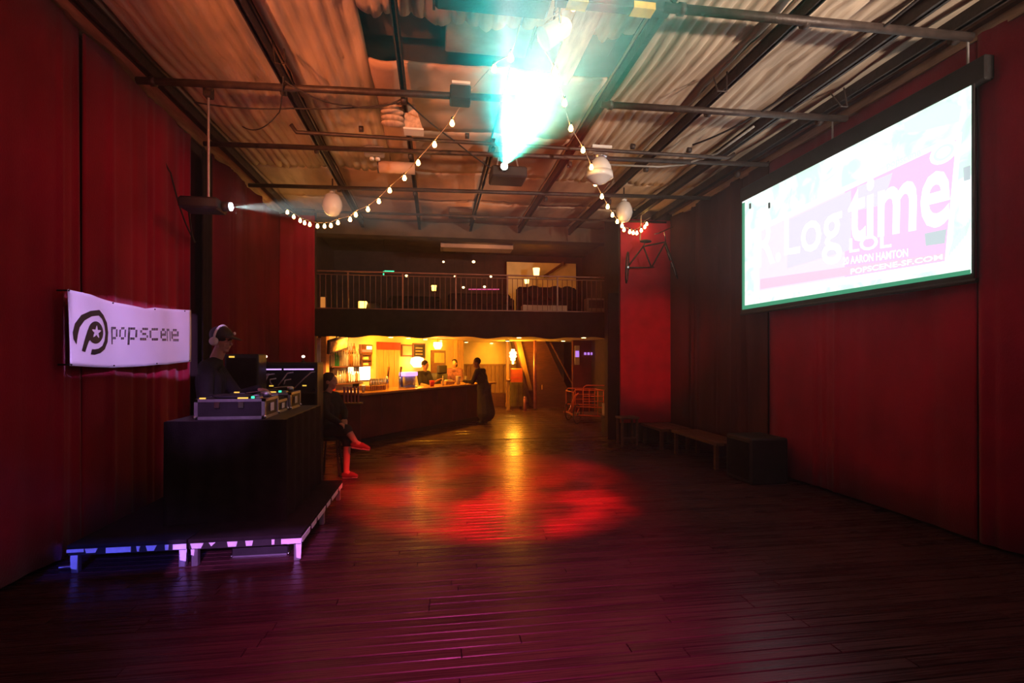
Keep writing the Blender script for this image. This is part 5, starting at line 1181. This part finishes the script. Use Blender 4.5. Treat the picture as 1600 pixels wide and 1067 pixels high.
# stool, benches and boxes along the right wall
a = at(972, 700, Y=9.55); a.z = 0; hz = at(985, 652, Y=a.y).z
t = thing('wooden_stool', 'dark square stool beside the black drape', 'stool', (a.x, a.y, 0)); MB().bbox(-.02, .36, 0, .34, hz - .04, hz, .008).build('seat', M['darkwood'], t)
for x_ in (0, .30):
    for y_ in (.02, .28): MB().box(x_, x_ + .04, y_, y_ + .04, 0, hz - .04).build('leg', M['darkwood'], t)
MB().box(.02, .32, .03, .05, .12, .16).build('stretcher', M['darkwood'], t)
def bench(y0, y1, x0, h, lab):
    t = thing('bench', lab, 'bench', (x0, y0, 0)); n_ = 4; w_ = (4.72 - x0) / n_
    for k in range(n_): MB().bbox(k * w_ + .004, (k + 1) * w_ - .004, 0, y1 - y0, h - .05, h, .006).build('seat_slat', M['darkwood'], t)
    for y_ in (.06, y1 - y0 - .12):
        for x_ in (.03, 4.72 - x0 - .08): MB().box(x_, x_ + .05, y_, y_ + .06, 0, h - .05).build('leg', M['darkwood'], t)
bench(8.9, 9.85, 4.1, .40, 'dark wooden bench below the red panel'); bench(7.2, 8.7, 4.2, .42, 'dark wooden bench along the brown curtain')
t = thing('speaker_cabinet', 'black speaker cabinet on the floor below the screen', 'speaker', (4.18, 6.3, 0)); MB().bbox(0, .55, 0, .6, 0, .62, .02).build('cabinet', M['black'], t); MB().bbox(-.012, .0, .05, .55, .06, .56, .004).build('grille', M['blackcloth'], t)
# bicycle hung up on the red panel
t = thing('hanging_bicycle', 'old bicycle hung high against the red panel', 'bicycle', (0, 0, 0))
def wheel(px, py, Y, rx, rz, tilt, dyx):
    c = at(px, py, Y=Y)
    P_ = [c + Vector((rx * math.cos(a) + tilt * math.sin(a), dyx * math.cos(a), rz * math.sin(a))) for a in [2 * math.pi * k / 28 for k in range(29)]]
    w_ = MB().tube(P_, .014, 6, False).build('wheel', M['rubber'], t, True); MB().tube([c + Vector((0, -.05, 0)), c + Vector((0, .05, 0))], .02, 8).build('hub', M['chrome'], w_)
    for k in range(0, 28, 3): MB().tube([c, P_[k]], .003, 4).build('spoke', M['alu'], w_)
    return c
w1 = wheel(1049, 408, 9.55, .10, .34, -.13, .22); w2 = wheel(980, 418, 9.55, .11, .30, .02, .22)
Qs = [at(x_, y_, Y=9.55) for x_, y_ in ((1040, 378), (1018, 418), (1005, 385), (1041, 374))]
for a, c in ((0, 1), (1, 2), (0, 2), (2, None), (1, None)):
    MB().tube([Qs[a], Qs[c] if c is not None else w2], .016, 8).build('frame_tube', M['steel'], t, True)
MB().tube([Qs[0], w1], .014, 8).build('fork', M['steel'], t, True); MB().tube([at(1022, 366, Y=9.5), at(1030, 364, Y=9.5), at(1052, 354, Y=9.5)], .010, 8).build('handlebar', M['chrome'], t, True); MB().tube([at(1038, 362, Y=9.5), Qs[0]], .012, 8).build('stem', M['chrome'], t, True)
MB().ell(at(1009, 377, Y=9.55), (.12, .06, .035)).build('saddle', M['rubber'], t, True); MB().tube([at(1009, 377, Y=9.55), Qs[2]], .012, 6).build('seat_post', M['steel'], t)
MB().lathe([(.07, 0), (.07, .01)], 14, at(1017, 418, Y=9.5)).build('chainring', M['steel'], t)
MB().tube([at(1000, 375, Y=9.8), at(1002, 335, Y=9.8), at(1001, 330, Y=9.8)], .014, 6).build('hanger_rod', M['pale'], t)
# ------------------------------------------------------------------ haze hanging in the room
hz_ = MB().box(XL + .3, XR - .4, .8, 8.6, .04, 4.70).build('haze', M['black'])
m = bpy.data.materials.new('stage_haze'); m.use_nodes = True; N = m.node_tree.nodes; N.remove(N['Principled BSDF'])
vs_ = N.new('ShaderNodeVolumeScatter'); vs_.inputs['Color'].default_value = (1, 1, 1, 1); vs_.inputs['Density'].default_value = .007; vs_.inputs['Anisotropy'].default_value = .7
m.node_tree.links.new(vs_.outputs[0], N['Material Output'].inputs['Volume'])
hz_.data.materials.clear(); hz_.data.materials.append(m)
tag(hz_, 'thin stage haze hanging in the whole room', 'haze', kind='stuff')
